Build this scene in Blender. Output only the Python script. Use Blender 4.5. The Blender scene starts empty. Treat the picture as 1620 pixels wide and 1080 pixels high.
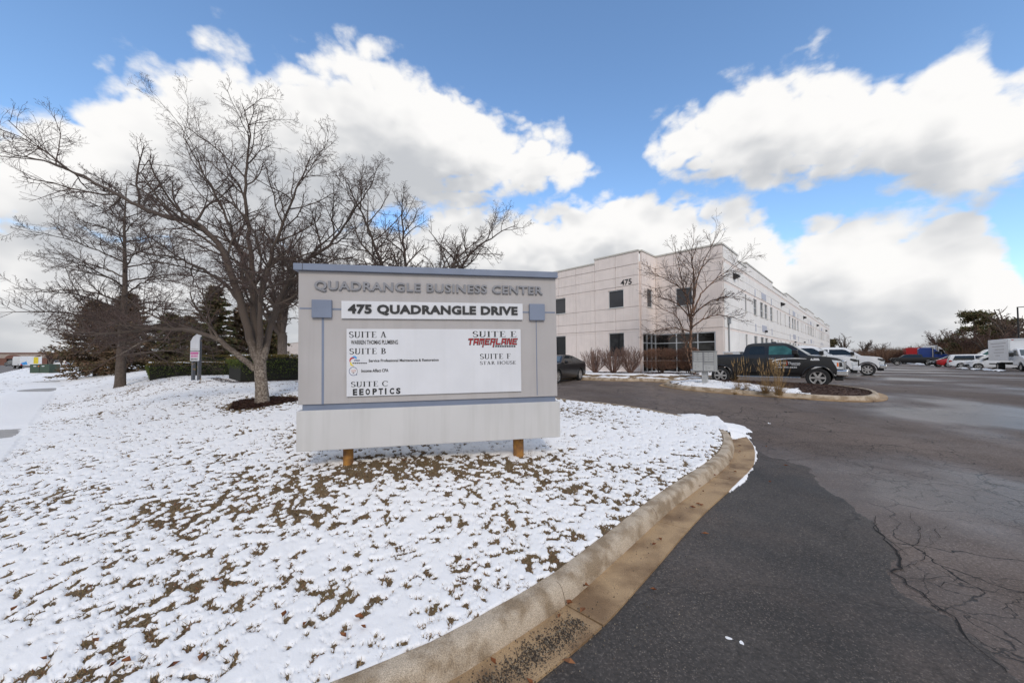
import bpy, bmesh, math, random
import numpy as np
from mathutils import Vector, Matrix

# ------------------------------------------------------------------ camera
SC = bpy.context.scene
COL = SC.collection
RAD = math.radians
F = 570.0                       # focal length in pixels of a 1620 wide frame
CAMZ, PITCH, ROLL, SHIFT = 1.95, RAD(1.7), RAD(-0.2), 10.0
cd = bpy.data.cameras.new('camera'); cam = bpy.data.objects.new('camera', cd); COL.objects.link(cam)
cd.sensor_width = 36.0; cd.lens = F / 1620 * 36; cd.shift_y = SHIFT / 1620
cd.clip_start = 0.05; cd.clip_end = 5000
CROT = Matrix.Rotation(math.pi / 2 + PITCH, 3, 'X') @ Matrix.Rotation(ROLL, 3, 'Z')
cam.location = (0, 0, CAMZ); cam.rotation_euler = CROT.to_euler()
SC.camera = cam
SC.view_settings.view_transform = 'Standard'; SC.view_settings.look = 'None'
SC.view_settings.exposure = EXPOSURE = 0.0; SC.view_settings.gamma = 1.0

def ray(px, py):
    v = CROT @ Vector(((px - 810) / F, -(py - 540 - SHIFT) / F, -1.0))
    return v / v.y              # unit depth along +Y
def at(px, py, Y):              # measured point of the place at depth Y
    v = ray(px, py); return Vector((v.x * Y, Y, CAMZ + v.z * Y))

# ------------------------------------------------------------------ sun and sky
SUN_AZ, SUN_EL = math.atan2(0.22, -0.975), RAD(36)     # azimuth from +Y towards +X
sd = bpy.data.lights.new('sun', 'SUN'); sun = bpy.data.objects.new('sun', sd); COL.objects.link(sun)
sd.energy = 1.5; sd.angle = RAD(14); sd.color = (1.0, 0.90, 0.78)
sv = Vector((math.sin(SUN_AZ) * math.cos(SUN_EL), math.cos(SUN_AZ) * math.cos(SUN_EL), math.sin(SUN_EL)))
sun.rotation_euler = sv.to_track_quat('Z', 'Y').to_euler()

W = bpy.data.worlds.new('World'); SC.world = W; W.use_nodes = True
def build_sky():
    nt = W.node_tree; N = nt.nodes; L = nt.links
    for n in list(N): N.remove(n)
    out = N.new('ShaderNodeOutputWorld'); bg = N.new('ShaderNodeBackground'); L.new(bg.outputs[0], out.inputs[0])
    sky = N.new('ShaderNodeTexSky'); sky.sky_type = 'NISHITA'; sky.sun_disc = False
    sky.sun_elevation = SUN_EL; sky.sun_rotation = SUN_AZ; sky.altitude = 200; sky.air_density = 1.0; sky.dust_density = 0.4; sky.ozone_density = 2.0
    bg.inputs[1].default_value = 0.125
    # clouds: two decks of cumulus, each between a base and a top elevation that vary with azimuth, right round the dome
    def curve(px):
        out = []
        for x_, y_ in px:
            v = ray(x_, y_).normalized(); out.append((math.atan2(v.x, v.y) / math.pi + .5, max(0, min(1, math.asin(v.z) * .5 + .2))))
        return out
    top1 = curve([(0, 175), (100, 172), (190, 130), (260, 95), (330, 52), (400, 88), (460, 78), (560, 72), (640, 98), (720, 152), (790, 190), (880, 205), (915, 240), (955, 285), (995, 290), (1020, 215), (1090, 175), (1180, 122), (1280, 85), (1400, 104), (1560, 80), (1620, 112)])
    bot1 = curve([(0, 360), (300, 420), (600, 360), (750, 312), (850, 308), (930, 290), (960, 262), (995, 262), (1030, 270), (1150, 292), (1300, 292), (1450, 305), (1620, 305)])
    top2 = curve([(0, 335), (150, 350), (400, 345), (640, 340), (740, 312), (860, 318), (905, 330), (960, 302), (1040, 297), (1100, 318), (1160, 312), (1225, 350), (1262, 385), (1310, 335), (1360, 338), (1400, 362), (1480, 345), (1560, 352), (1605, 400), (1620, 435)])
    rim = lambda c, l, r: [(0, l)] + [(.06, l + .02), (.12, l - .03)] + [p for p in c if .15 < p[0] < .85] + [(.88, r + .03), (.94, r - .02), (1, r)]
    top1 = rim(top1, .50, .56); bot1 = rim(bot1, .30, .36); top2 = rim(top2, .32, .30)
    g_main = None
    g = bpy.data.node_groups.new('cloud_field', 'ShaderNodeTree')
    g.interface.new_socket('V', in_out='INPUT', socket_type='NodeSocketVector')
    g.interface.new_socket('D', in_out='OUTPUT', socket_type='NodeSocketFloat')
    gi = g.nodes.new('NodeGroupInput'); go = g.nodes.new('NodeGroupOutput')
    def mth(tree, op, a, b=None, c=None, clamp=False):
        m = tree.nodes.new('ShaderNodeMath'); m.operation = op; m.use_clamp = clamp
        for i, v in enumerate((a, b, c)):
            if v is None: continue
            if hasattr(v, 'is_linked'): tree.links.new(v, m.inputs[i])
            else: m.inputs[i].default_value = v
        return m.outputs[0]
    # a slow warp of the directions breaks the ellipses up
    wn = g.nodes.new('ShaderNodeTexNoise'); wn.inputs['Scale'].default_value = 4.5; wn.inputs['Detail'].default_value = 1; g.links.new(gi.outputs[0], wn.inputs['Vector'])
    ws = g.nodes.new('ShaderNodeVectorMath'); ws.operation = 'SUBTRACT'; g.links.new(wn.outputs['Color'], ws.inputs[0]); ws.inputs[1].default_value = (.5, .5, .5)
    wm = g.nodes.new('ShaderNodeVectorMath'); wm.operation = 'MULTIPLY_ADD'; g.links.new(ws.outputs[0], wm.inputs[0]); wm.inputs[1].default_value = (.06, .06, .05); g.links.new(gi.outputs[0], wm.inputs[2])
    sx = g.nodes.new('ShaderNodeSeparateXYZ'); g.links.new(wm.outputs[0], sx.inputs[0])
    az = mth(g, 'MULTIPLY_ADD', mth(g, 'ARCTAN2', sx.outputs[0], mth(g, 'ABSOLUTE', sx.outputs[1])), 1 / math.pi, .5)
    hor = mth(g, 'SQRT', mth(g, 'ADD', mth(g, 'MULTIPLY', sx.outputs[0], sx.outputs[0]), mth(g, 'MULTIPLY', sx.outputs[1], sx.outputs[1])))
    el = mth(g, 'MULTIPLY_ADD', mth(g, 'ARCTAN2', sx.outputs[2], hor), .5, .2)
    def fcurve(pts):
        n = g.nodes.new('ShaderNodeFloatCurve'); c = n.mapping.curves[0]; pts = sorted(pts)
        c.points[0].location = pts[0]; c.points[1].location = pts[-1]
        for p in pts[1:-1]: c.points.new(*p)
        for p in c.points: p.handle_type = 'AUTO_CLAMPED'
        n.mapping.update(); g.links.new(az, n.inputs['Value']); return n.outputs[0]
    d1 = mth(g, 'MINIMUM', mth(g, 'SUBTRACT', fcurve(top1), el), mth(g, 'SUBTRACT', el, fcurve(bot1)))
    d2 = mth(g, 'SUBTRACT', fcurve(top2), el)
    over = mth(g, 'MINIMUM', mth(g, 'MULTIPLY', mth(g, 'SUBTRACT', el, .665), 6.0), .14)      # broken cumulus goes on overhead, an unseen deck added to whiten the skylight
    acc = mth(g, 'MULTIPLY_ADD', mth(g, 'SMOOTH_MAX', d1, d2, .01), 13.0, .04)
    acc = mth(g, 'MAXIMUM', acc, over)
    acc = mth(g, 'MINIMUM', mth(g, 'MAXIMUM', acc, -.8), .75)
    sc_ = g.nodes.new('ShaderNodeVectorMath'); sc_.operation = 'MULTIPLY'; g.links.new(gi.outputs[0], sc_.inputs[0]); sc_.inputs[1].default_value = (1, 1, 1.5)
    n1 = g.nodes.new('ShaderNodeTexNoise'); n1.inputs['Scale'].default_value = 9.0; n1.inputs['Detail'].default_value = 6.5; n1.inputs['Roughness'].default_value = .58; g.links.new(sc_.outputs[0], n1.inputs['Vector'])
    f = mth(g, 'MULTIPLY_ADD', mth(g, 'SUBTRACT', n1.outputs[0], .49), 1.25, acc)
    n2 = g.nodes.new('ShaderNodeTexNoise'); n2.noise_type = 'RIDGED_MULTIFRACTAL'; n2.inputs['Scale'].default_value = 15.0; n2.inputs['Detail'].default_value = 2.2; n2.inputs['Roughness'].default_value = .55; n2.inputs['Offset'].default_value = 1.0; n2.inputs['Gain'].default_value = 1.2; g.links.new(sc_.outputs[0], n2.inputs['Vector'])
    f = mth(g, 'MULTIPLY_ADD', mth(g, 'SUBTRACT', .95, n2.outputs[0]), .20, f)          # rounded heads between creases
    g.links.new(f, go.inputs[0])
    gl = g.copy()
    for n_ in gl.nodes:
        if n_.type == 'TEX_NOISE' and n_.inputs['Detail'].default_value > 2: n_.inputs['Detail'].default_value = 2.5 if n_.noise_type == 'FBM' else .5
    tc = N.new('ShaderNodeTexCoord')
    def field(off, g=g):
        v = N.new('ShaderNodeVectorMath'); v.operation = 'ADD'; L.new(tc.outputs['Generated'], v.inputs[0]); v.inputs[1].default_value = off
        gg = N.new('ShaderNodeGroup'); gg.node_tree = g; L.new(v.outputs[0], gg.inputs[0]); return gg.outputs[0]
    f0 = field((0, 0, 0)); f1 = field((.03, -.02, .10), gl); f2 = field((.007, -.004, .016))
    def ramp(v, a, b):
        r = N.new('ShaderNodeMapRange'); r.interpolation_type = 'SMOOTHSTEP'; r.inputs['From Min'].default_value = a; r.inputs['From Max'].default_value = b; L.new(v, r.inputs['Value']); return r.outputs[0]
    alpha = ramp(f0, -.09, .27)
    thick = ramp(f1, -.05, .95)                     # cloud above this point: we look at the shaded base
    local = mth(nt, 'MULTIPLY', mth(nt, 'SUBTRACT', f2, f0), 1.2, clamp=True)
    shade = mth(nt, 'MULTIPLY_ADD', local, .30, mth(nt, 'MULTIPLY', thick, 1.0), clamp=True)
    cc = N.new('ShaderNodeMix'); cc.data_type = 'RGBA'
    L.new(shade, cc.inputs[0]); cc.inputs[6].default_value = (7.9, 7.82, 7.72, 1); cc.inputs[7].default_value = (4.6, 4.75, 5.0, 1)
    # blue of the clear sky
    tint = N.new('ShaderNodeMix'); tint.data_type = 'RGBA'; tint.blend_type = 'MULTIPLY'; tint.inputs[0].default_value = 1; L.new(sky.outputs[0], tint.inputs[6]); tint.inputs[7].default_value = (1.65, 1.85, 1.95, 1)
    mx = N.new('ShaderNodeMix'); mx.data_type = 'RGBA'; L.new(alpha, mx.inputs[0]); L.new(tint.outputs[2], mx.inputs[6]); L.new(cc.outputs[2], mx.inputs[7])
    L.new(mx.outputs[2], bg.inputs[0])
build_sky()

# ------------------------------------------------------------------ numpy noise
_rs = np.random.RandomState(7); _tab = _rs.rand(256, 256).astype(np.float64)
def vnoise(x, y):
    xi = np.floor(x).astype(np.int64); yi = np.floor(y).astype(np.int64)
    fx = x - xi; fy = y - yi; fx = fx * fx * (3 - 2 * fx); fy = fy * fy * (3 - 2 * fy)
    a = _tab[xi & 255, yi & 255]; b = _tab[(xi + 1) & 255, yi & 255]; c = _tab[xi & 255, (yi + 1) & 255]; d = _tab[(xi + 1) & 255, (yi + 1) & 255]
    return (a * (1 - fx) + b * fx) * (1 - fy) + (c * (1 - fx) + d * fx) * fy
def fbm(x, y, freq, octv=4, gain=.5):
    s = 0; a = 1; t = 0
    for o in range(octv):
        s = s + a * vnoise(x * freq + 17.3 * o, y * freq - 9.1 * o); t += a; a *= gain; freq *= 2.03
        x, y = x * .8 - y * .6, x * .6 + y * .8
    return s / t
def sstep(a, b, v):
    t = np.clip((v - a) / (b - a), 0, 1); return t * t * (3 - 2 * t)

# ------------------------------------------------------------------ terrain
AX = Vector((-.716, .698, 0))       # along the front wall of the building, away to the left
CX = Vector((.705, .709, 0))        # along its long side wall, away to the right
SW0 = (-10.5, 7.56); SWN = (.642, .767); SWD = (-.767, .642)
def s_walk(x, y): return (x - SW0[0]) * SWN[0] + (y - SW0[1]) * SWN[1]
def T_lot(x, y):
    y = np.asarray(y, dtype=float); x = np.asarray(x, dtype=float)
    z = .70 * sstep(3.0, 17.0, y)
    return z - .20 * sstep(26, 42, y) * sstep(10, 30, x)
def T_base(x, y):
    s = s_walk(x, y); side = .012 * (np.clip(y, 4, 60) - 8)
    w = sstep(0, 5, s); return side * (1 - w) + T_lot(x, y) * w
def hit(px, py, fn=T_base, lift=0.0):           # where a sight line meets the terrain
    v = ray(px, py); Y = 1.0; step = .05
    prev = None
    while Y < 400:
        d = CAMZ + v.z * Y - (float(fn(v.x * Y, Y)) + lift)
        if d < 0:
            a, b = Y - step, Y
            for _ in range(30):
                m = (a + b) / 2
                if CAMZ + v.z * m - (float(fn(v.x * m, m)) + lift) < 0: b = m
                else: a = m
            Y = b; break
        Y += step; step = max(.05, Y * .01)
    return Vector((v.x * Y, Y, CAMZ + v.z * Y))

# ------------------------------------------------------------------ object helpers
def link(o): COL.objects.link(o); return o
def tag(o, label=None, cat=None, group=None, kind=None):
    if label: o['label'] = label
    if cat: o['category'] = cat
    if group: o['group'] = group
    if kind: o['kind'] = kind
    return o
def thing(name, label, cat, loc=(0, 0, 0), rz=0, group=None):
    o = link(bpy.data.objects.new(name, None)); o.empty_display_size = .1
    o.location = loc; o.rotation_euler = (0, 0, rz); return tag(o, label, cat, group)
def copy_tree(o, parent=None):
    c = link(o.copy()); c.parent = parent
    for ch in o.children: copy_tree(ch, c)
    return c
def meshobj(name, me, m, parent=None, smooth=None):
    o = link(bpy.data.objects.new(name, me))
    if m is not None and not me.materials: me.materials.append(m)
    if parent is not None: o.parent = parent
    if smooth is not None:
        me.polygons.foreach_set('use_smooth', [True] * len(me.polygons))
        me.set_sharp_from_angle(angle=RAD(smooth))
    return o
def npmesh(name, V, Fq, smooth=False):          # V (n,3) array, Fq (m,k) index array
    me = bpy.data.meshes.new(name); V = np.asarray(V, dtype=np.float32); Fq = np.asarray(Fq, dtype=np.int32); k = Fq.shape[1]
    me.vertices.add(len(V)); me.vertices.foreach_set('co', V.ravel())
    me.loops.add(Fq.size); me.loops.foreach_set('vertex_index', Fq.ravel())
    me.polygons.add(len(Fq)); me.polygons.foreach_set('loop_start', np.arange(len(Fq), dtype=np.int32) * k); me.polygons.foreach_set('loop_total', np.full(len(Fq), k, dtype=np.int32))
    me.update(calc_edges=True)
    if smooth: me.polygons.foreach_set('use_smooth', np.ones(len(Fq), dtype=bool))
    return me
class MB:
    def __init__(s): s.v = []; s.f = []
    def quad(s, a, b, c, d): i = len(s.v); s.v += [a, b, c, d]; s.f.append((i, i + 1, i + 2, i + 3)); return s
    def tri(s, a, b, c): i = len(s.v); s.v += [a, b, c]; s.f.append((i, i + 1, i + 2)); return s
    def box(s, x0, x1, y0, y1, z0, z1, M=None):
        p = [(x, y, z) for z in (z0, z1) for y in (y0, y1) for x in (x0, x1)]
        if M is not None: p = [tuple(M @ Vector(q)) for q in p]
        i = len(s.v); s.v += p
        s.f += [tuple(i + k for k in q) for q in ((0, 2, 3, 1), (4, 5, 7, 6), (0, 1, 5, 4), (2, 6, 7, 3), (0, 4, 6, 2), (1, 3, 7, 5))]; return s
    def prism(s, poly, axis, a, b):     # 2-D polygon extruded along an axis
        def P(u, v, w): return (w, u, v) if axis == 'x' else (u, w, v) if axis == 'y' else (u, v, w)
        n = len(poly); i = len(s.v); s.v += [P(u, v, a) for u, v in poly] + [P(u, v, b) for u, v in poly]
        s.f.append(tuple(i + k for k in range(n))[::-1]); s.f.append(tuple(i + n + k for k in range(n)))
        s.f += [(i + k, i + (k + 1) % n, i + n + (k + 1) % n, i + n + k) for k in range(n)]; return s
    def tube(s, pts, rad, n=6, cap=True):
        pts = [Vector(p) for p in pts]; rad = rad if hasattr(rad, '__len__') else [rad] * len(pts); i = len(s.v); m = len(pts)
        d = (pts[-1] - pts[0]); u = d.orthogonal().normalized() if d.length else Vector((1, 0, 0))
        for k, p in enumerate(pts):
            t = (pts[min(k + 1, m - 1)] - pts[max(k - 1, 0)]).normalized(); u = (u - t * u.dot(t)).normalized(); w = t.cross(u)
            for j in range(n):
                a = 2 * math.pi * j / n; s.v.append(tuple(p + (u * math.cos(a) + w * math.sin(a)) * rad[k]))
        for k in range(m - 1):
            for j in range(n): s.f.append((i + k * n + j, i + k * n + (j + 1) % n, i + (k + 1) * n + (j + 1) % n, i + (k + 1) * n + j))
        if cap: s.f.append(tuple(i + j for j in range(n))[::-1]); s.f.append(tuple(i + (m - 1) * n + j for j in range(n)))
        return s
    def lathe(s, prof, axis='y', n=20, c=(0, 0, 0)):   # profile of (radius, along)
        i = len(s.v); m = len(prof)
        for r, h in prof:
            for j in range(n):
                a = 2 * math.pi * j / n; p = (r * math.cos(a), h, r * math.sin(a)) if axis == 'y' else (r * math.cos(a), r * math.sin(a), h)
                s.v.append((p[0] + c[0], p[1] + c[1], p[2] + c[2]))
        for k in range(m - 1):
            for j in range(n): s.f.append((i + k * n + j, i + k * n + (j + 1) % n, i + (k + 1) * n + (j + 1) % n, i + (k + 1) * n + j))
        return s
    def mesh(s, name):
        me = bpy.data.meshes.new(name); me.from_pydata([tuple(p) for p in s.v], [], s.f); me.update(); return me
    def build(s, name, m, parent=None, smooth=None, fix=False, bevel=0):
        me = s.mesh(name)
        if fix or bevel:
            bm = bmesh.new(); bm.from_mesh(me); bmesh.ops.recalc_face_normals(bm, faces=bm.faces)
            if bevel:
                es = [e for e in bm.edges if len(e.link_faces) == 2 and e.calc_face_angle(0) > .6]
                bmesh.ops.bevel(bm, geom=es, offset=bevel, segments=2, affect='EDGES', profile=.5)
            bm.to_mesh(me); bm.free()
        return meshobj(name, me, m, parent, smooth)

# ------------------------------------------------------------------ materials
def nodes(m): return m.node_tree.nodes, m.node_tree.links
def M(name, col, rough=.6, metal=0.0, var=.12, scale=6.0, bump=0.0, bscale=60.0, coat=0.0, col2=None, spec=.5, thr=None, detail=5, bdist=.01, obj=False, speck=0.0, sscale=220.0, streak=0.0):
    m = bpy.data.materials.new(name); m.use_nodes = True; N, L = nodes(m); b = N['Principled BSDF']
    b.inputs['Roughness'].default_value = rough; b.inputs['Metallic'].default_value = metal; b.inputs['Specular IOR Level'].default_value = spec
    if coat: b.inputs['Coat Weight'].default_value = coat; b.inputs['Coat Roughness'].default_value = .04
    g = N.new('ShaderNodeTexCoord') if obj else N.new('ShaderNodeNewGeometry'); src = g.outputs['Object'] if obj else g.outputs['Position']
    n = N.new('ShaderNodeTexNoise'); n.inputs['Scale'].default_value = scale; n.inputs['Detail'].default_value = detail; L.new(src, n.inputs['Vector'])
    r = N.new('ShaderNodeMapRange'); r.inputs['From Min'].default_value, r.inputs['From Max'].default_value = thr or (.3, .7); L.new(n.outputs[0], r.inputs[0])
    x = N.new('ShaderNodeMix'); x.data_type = 'RGBA'; L.new(r.outputs[0], x.inputs[0])
    c2 = col2 or tuple(min(1, c * (1 + var)) for c in col); c1 = col if col2 else tuple(c * (1 - var) for c in col)
    x.inputs[6].default_value = (*c1, 1); x.inputs[7].default_value = (*c2, 1); L.new(x.outputs[2], b.inputs['Base Color'])
    if streak:                              # rain streaks running down
        mp = N.new('ShaderNodeMapping'); mp.inputs['Scale'].default_value = (7, 7, .35); L.new(src, mp.inputs['Vector']); n4 = N.new('ShaderNodeTexNoise'); n4.inputs['Scale'].default_value = 1.0; n4.inputs['Detail'].default_value = 5; n4.inputs['Roughness'].default_value = .6; L.new(mp.outputs[0], n4.inputs['Vector'])
        r4 = N.new('ShaderNodeMapRange'); r4.inputs['From Min'].default_value = .5; r4.inputs['From Max'].default_value = .78; r4.inputs['To Max'].default_value = streak; L.new(n4.outputs[0], r4.inputs[0]); x4 = N.new('ShaderNodeMix'); x4.data_type = 'RGBA'; L.new(r4.outputs[0], x4.inputs[0]); L.new(x.outputs[2], x4.inputs[6]); x4.inputs[7].default_value = (*[c * .55 for c in col[:2]], col[2] * .5, 1); L.new(x4.outputs[2], b.inputs['Base Color']); x = x4
    if speck:
        n3 = N.new('ShaderNodeTexNoise'); n3.inputs['Scale'].default_value = sscale; n3.inputs['Detail'].default_value = 2; L.new(src, n3.inputs['Vector'])
        r3 = N.new('ShaderNodeMapRange'); r3.inputs['From Min'].default_value = .35; r3.inputs['From Max'].default_value = .65; r3.inputs['To Min'].default_value = 1 - speck; r3.inputs['To Max'].default_value = 1 + speck; L.new(n3.outputs[0], r3.inputs[0])
        x3 = N.new('ShaderNodeVectorMath'); x3.operation = 'SCALE'; L.new(x.outputs[2], x3.inputs[0]); L.new(r3.outputs[0], x3.inputs['Scale']); L.new(x3.outputs[0], b.inputs['Base Color'])
    if bump:
        n2 = N.new('ShaderNodeTexNoise'); n2.inputs['Scale'].default_value = bscale; n2.inputs['Detail'].default_value = 4; L.new(src, n2.inputs['Vector'])
        bp = N.new('ShaderNodeBump'); bp.inputs['Strength'].default_value = bump; bp.inputs['Distance'].default_value = bdist; L.new(n2.outputs[0], bp.inputs['Height']); L.new(bp.outputs[0], b.inputs['Normal'])
    return m
def island_mat(name, cols, rough=.8, spec=.25, bias=None):      # each loose piece its own shade
    m = bpy.data.materials.new(name); m.use_nodes = True; N, L = nodes(m); b = N['Principled BSDF']; b.inputs['Roughness'].default_value = rough; b.inputs['Specular IOR Level'].default_value = spec
    g = N.new('ShaderNodeNewGeometry'); r = N.new('ShaderNodeValToRGB'); r.color_ramp.interpolation = 'LINEAR'
    e = r.color_ramp.elements; e[0].color = (*cols[0], 1); e[1].color = (*cols[-1], 1)
    for k in range(1, len(cols) - 1): q = e.new(k / (len(cols) - 1)); q.color = (*cols[k], 1)
    L.new(g.outputs['Random Per Island'], r.inputs[0]); L.new(r.outputs[0], b.inputs['Base Color']); return m

def asphalt(name, dark, light, grit, wet, crack=0.0, crackscale=.9, patches=None):
    m = bpy.data.materials.new(name); m.use_nodes = True; N, L = nodes(m); b = N['Principled BSDF']; g = N.new('ShaderNodeNewGeometry'); P = g.outputs['Position']
    def noise(s, d=4, r=.5):
        n = N.new('ShaderNodeTexNoise'); n.inputs['Scale'].default_value = s; n.inputs['Detail'].default_value = d; n.inputs['Roughness'].default_value = r; L.new(P, n.inputs['Vector']); return n.outputs[0]
    def rng(v, a, c, lo=0, hi=1):
        r = N.new('ShaderNodeMapRange'); r.inputs['From Min'].default_value = a; r.inputs['From Max'].default_value = c; r.inputs['To Min'].default_value = lo; r.inputs['To Max'].default_value = hi; L.new(v, r.inputs[0]); return r.outputs[0]
    def mix(f, a, c):
        x = N.new('ShaderNodeMix'); x.data_type = 'RGBA'
        if hasattr(f, 'is_linked'): L.new(f, x.inputs[0])
        else: x.inputs[0].default_value = f
        for v, i in ((a, 6), (c, 7)):
            if hasattr(v, 'is_linked'): L.new(v, x.inputs[i])
            else: x.inputs[i].default_value = (*v, 1)
        return x.outputs[2]
    def mul(a, c, op='MULTIPLY'):
        q = N.new('ShaderNodeMath'); q.operation = op
        for i, v in enumerate((a, c)):
            if hasattr(v, 'is_linked'): L.new(v, q.inputs[i])
            else: q.inputs[i].default_value = v
        return q.outputs[0]
    big = noise(.22, 5, .6); mid = noise(1.6, 5); fine = noise(120, 3, .7)
    col = mix(rng(big, .38, .62), dark, light)
    col = mix(rng(mid, .3, .75, 0, .55), col, tuple(c * .55 for c in dark))
    v = N.new('ShaderNodeTexVoronoi'); v.inputs['Scale'].default_value = 72; L.new(P, v.inputs['Vector'])
    sep = N.new('ShaderNodeSeparateColor'); L.new(v.outputs['Color'], sep.inputs[0])
    stone = mul(mul(sep.outputs[0], rng(v.outputs['Distance'], .18, .34, 1, 0)), 1.0)
    pick = rng(sep.outputs[1], .50, .54)
    clump = rng(mid, .36, .60)
    stone = mul(mul(stone, pick), rng(mul(clump, rng(big, .3, .6)), 0, .8, .12, 1))
    col = mix(mul(rng(noise(.7, 5, .6), .46, .66), grit * .32), col, (.20, .145, .115)); col = mix(mul(stone, grit), col, (.50, .40, .31))
    col = mix(rng(noise(34, 3, .6), .38, .66, 0, .55), col, tuple(c * .45 for c in dark)); col = mix(rng(noise(55, 2, .6), .56, .70, 0, .38), col, tuple(min(1, c * 2.2) for c in light))
    col = mix(rng(fine, .35, .75, 0, .45), col, tuple(c * .5 for c in dark))
    h = fine
    if crack:
        warp = N.new('ShaderNodeTexNoise'); warp.inputs['Scale'].default_value = 2.2; warp.inputs['Detail'].default_value = 5; L.new(P, warp.inputs['Vector'])
        wv = N.new('ShaderNodeVectorMath'); wv.operation = 'MULTIPLY_ADD'; L.new(warp.outputs['Color'], wv.inputs[0]); wv.inputs[1].default_value = (.55, .55, .55); L.new(P, wv.inputs[2])
        for s_, wd, k in ((crackscale, .011, 1.0), (crackscale * 3.4, .022, .75)):
            vc = N.new('ShaderNodeTexVoronoi'); vc.feature = 'DISTANCE_TO_EDGE'; vc.inputs['Scale'].default_value = s_; L.new(wv.outputs[0], vc.inputs['Vector'])
            line = rng(vc.outputs['Distance'], wd * .3, wd, 1, 0)
            line = mul(line, rng(noise(.45 if k == 1 else .3, 3), .42, .56)); line = mul(line, crack * k)
            col = mix(line, col, (.008, .007, .006)); h = mul(h, mul(line, -3.0), 'ADD')
    L.new(col, b.inputs['Base Color'])
    wetm = rng(noise(.16, 4, .55), .42, .56)
    rough = rng(mul(wetm, wet), 0, 1, .88, .30); L.new(rough, b.inputs['Roughness'])
    b.inputs['Specular IOR Level'].default_value = .35
    bp = N.new('ShaderNodeBump'); bp.inputs['Strength'].default_value = .55; bp.inputs['Distance'].default_value = .006; L.new(h, bp.inputs['Height']); L.new(bp.outputs[0], b.inputs['Normal'])
    return m
# ------------------------------------------------------------------ shared materials
m_snow = M('snow', (.88, .86, .84), .6, var=.03, scale=9, bump=.35, bscale=90, bdist=.008)
m_soil = M('lawn_soil', (.11, .07, .036), .9, col2=(.20, .14, .072), scale=5, bump=.8, bscale=90, bdist=.02)
m_conc = M('kerb_concrete', (.26, .19, .12), .85, col2=(.45, .365, .27), scale=5.0, thr=(.40, .56), bump=.7, bscale=150, bdist=.004, detail=9, speck=.30, sscale=160)
m_gut = M('gutter_concrete', (.20, .12, .058), .7, col2=(.40, .265, .14), scale=2.6, thr=(.36, .56), bump=.5, bscale=170, bdist=.004, detail=8, speck=.28, sscale=190)
m_walk = M('sidewalk_concrete', (.36, .34, .32), .85, var=.12, scale=3, bump=.3, bscale=120)
m_lot = asphalt('old_asphalt', (.105, .077, .062), (.225, .178, .150), 1.0, 1.0, crack=1.0, crackscale=.9)
m_new = asphalt('new_asphalt', (.048, .044, .041), (.135, .115, .100), 1.0, .45, crack=.35, crackscale=.35)
m_street = asphalt('street_asphalt', (.20, .18, .17), (.27, .25, .24), .2, .1)
m_field = M('winter_field', (.20, .15, .10), .95, col2=(.62, .62, .64), scale=.35, thr=(.45, .6), bump=.3, bscale=3)
m_crack = M('crack_dirt', (.010, .008, .007), .95)
m_mulch = island_mat('mulch', [(.02, .008, .005), (.05, .02, .012), (.09, .038, .022)])
m_grass = island_mat('dry_grass', [(.115, .085, .035), (.19, .12, .055), (.27, .17, .085), (.15, .11, .045), (.35, .235, .13), (.115, .10, .036), (.22, .10, .05), (.14, .068, .035)])
m_leaf = island_mat('fallen_leaves', [(.10, .03, .015), (.20, .07, .025), (.28, .12, .05), (.06, .03, .02)])
m_gravel = island_mat('gravel', [(.03, .024, .02), (.06, .046, .036), (.13, .10, .075), (.04, .032, .026), (.32, .27, .20)])

def spline(pts, step=.12):
    pts = [Vector(p) for p in pts]; out = []
    ext = [pts[0] * 2 - pts[1]] + pts + [pts[-1] * 2 - pts[-2]]
    for i in range(1, len(ext) - 2):
        p0, p1, p2, p3 = ext[i - 1:i + 3]; n = max(2, int((p2 - p1).length / step))
        for k in range(n):
            t = k / n
            out.append(.5 * ((2 * p1) + (p2 - p0) * t + (2 * p0 - 5 * p1 + 4 * p2 - p3) * t * t + (3 * p1 - p0 - 3 * p2 + p3) * t ** 3))
    out.append(pts[-1]); return out
def V2(p): return Vector((p[0], p[1], 0))
# flow line of the near kerb, round the tip, and back along the far side of the lawn
near = [Vector((x, y, 0)) for x, y in ((-8, -1.2), (-5, .05), (-3, .85), (-1.7, 1.48), (-.82, 1.96), (-.42, 2.20), (-.04, 2.50), (.42, 2.90), (.98, 3.50), (2.05, 4.65), (3.46, 6.0))]
tip = [V2(hit(*p, T_lot)) for p in ((1160, 722), (1158, 697), (1130, 672))]
far = [V2(hit(px, py, T_lot, .15)) for px, py in ((1073, 655), (1014, 644), (954, 636), (883, 629))]
far += [far[-1] + V2(AX) * k for k in (6, 14, 30, 60, 95)]
FLOW = spline(near + tip + far, .14)
NEARN = len(FLOW)
street_off = -5.3
def walkpt(s, t): return Vector((SW0[0] + SWN[0] * s + SWD[0] * t, SW0[1] + SWN[1] * s + SWD[1] * t, 0))
LAWN = [(p.x, p.y) for p in FLOW] + [tuple(walkpt(street_off, 120)[:2]), tuple(walkpt(street_off, 60)[:2]), tuple(walkpt(street_off, 0)[:2]), tuple(walkpt(street_off, -22)[:2])]
LAWN_S = LAWN[::4] if (len(LAWN) % 4) else LAWN[::4] + [LAWN[-1]]
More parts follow.
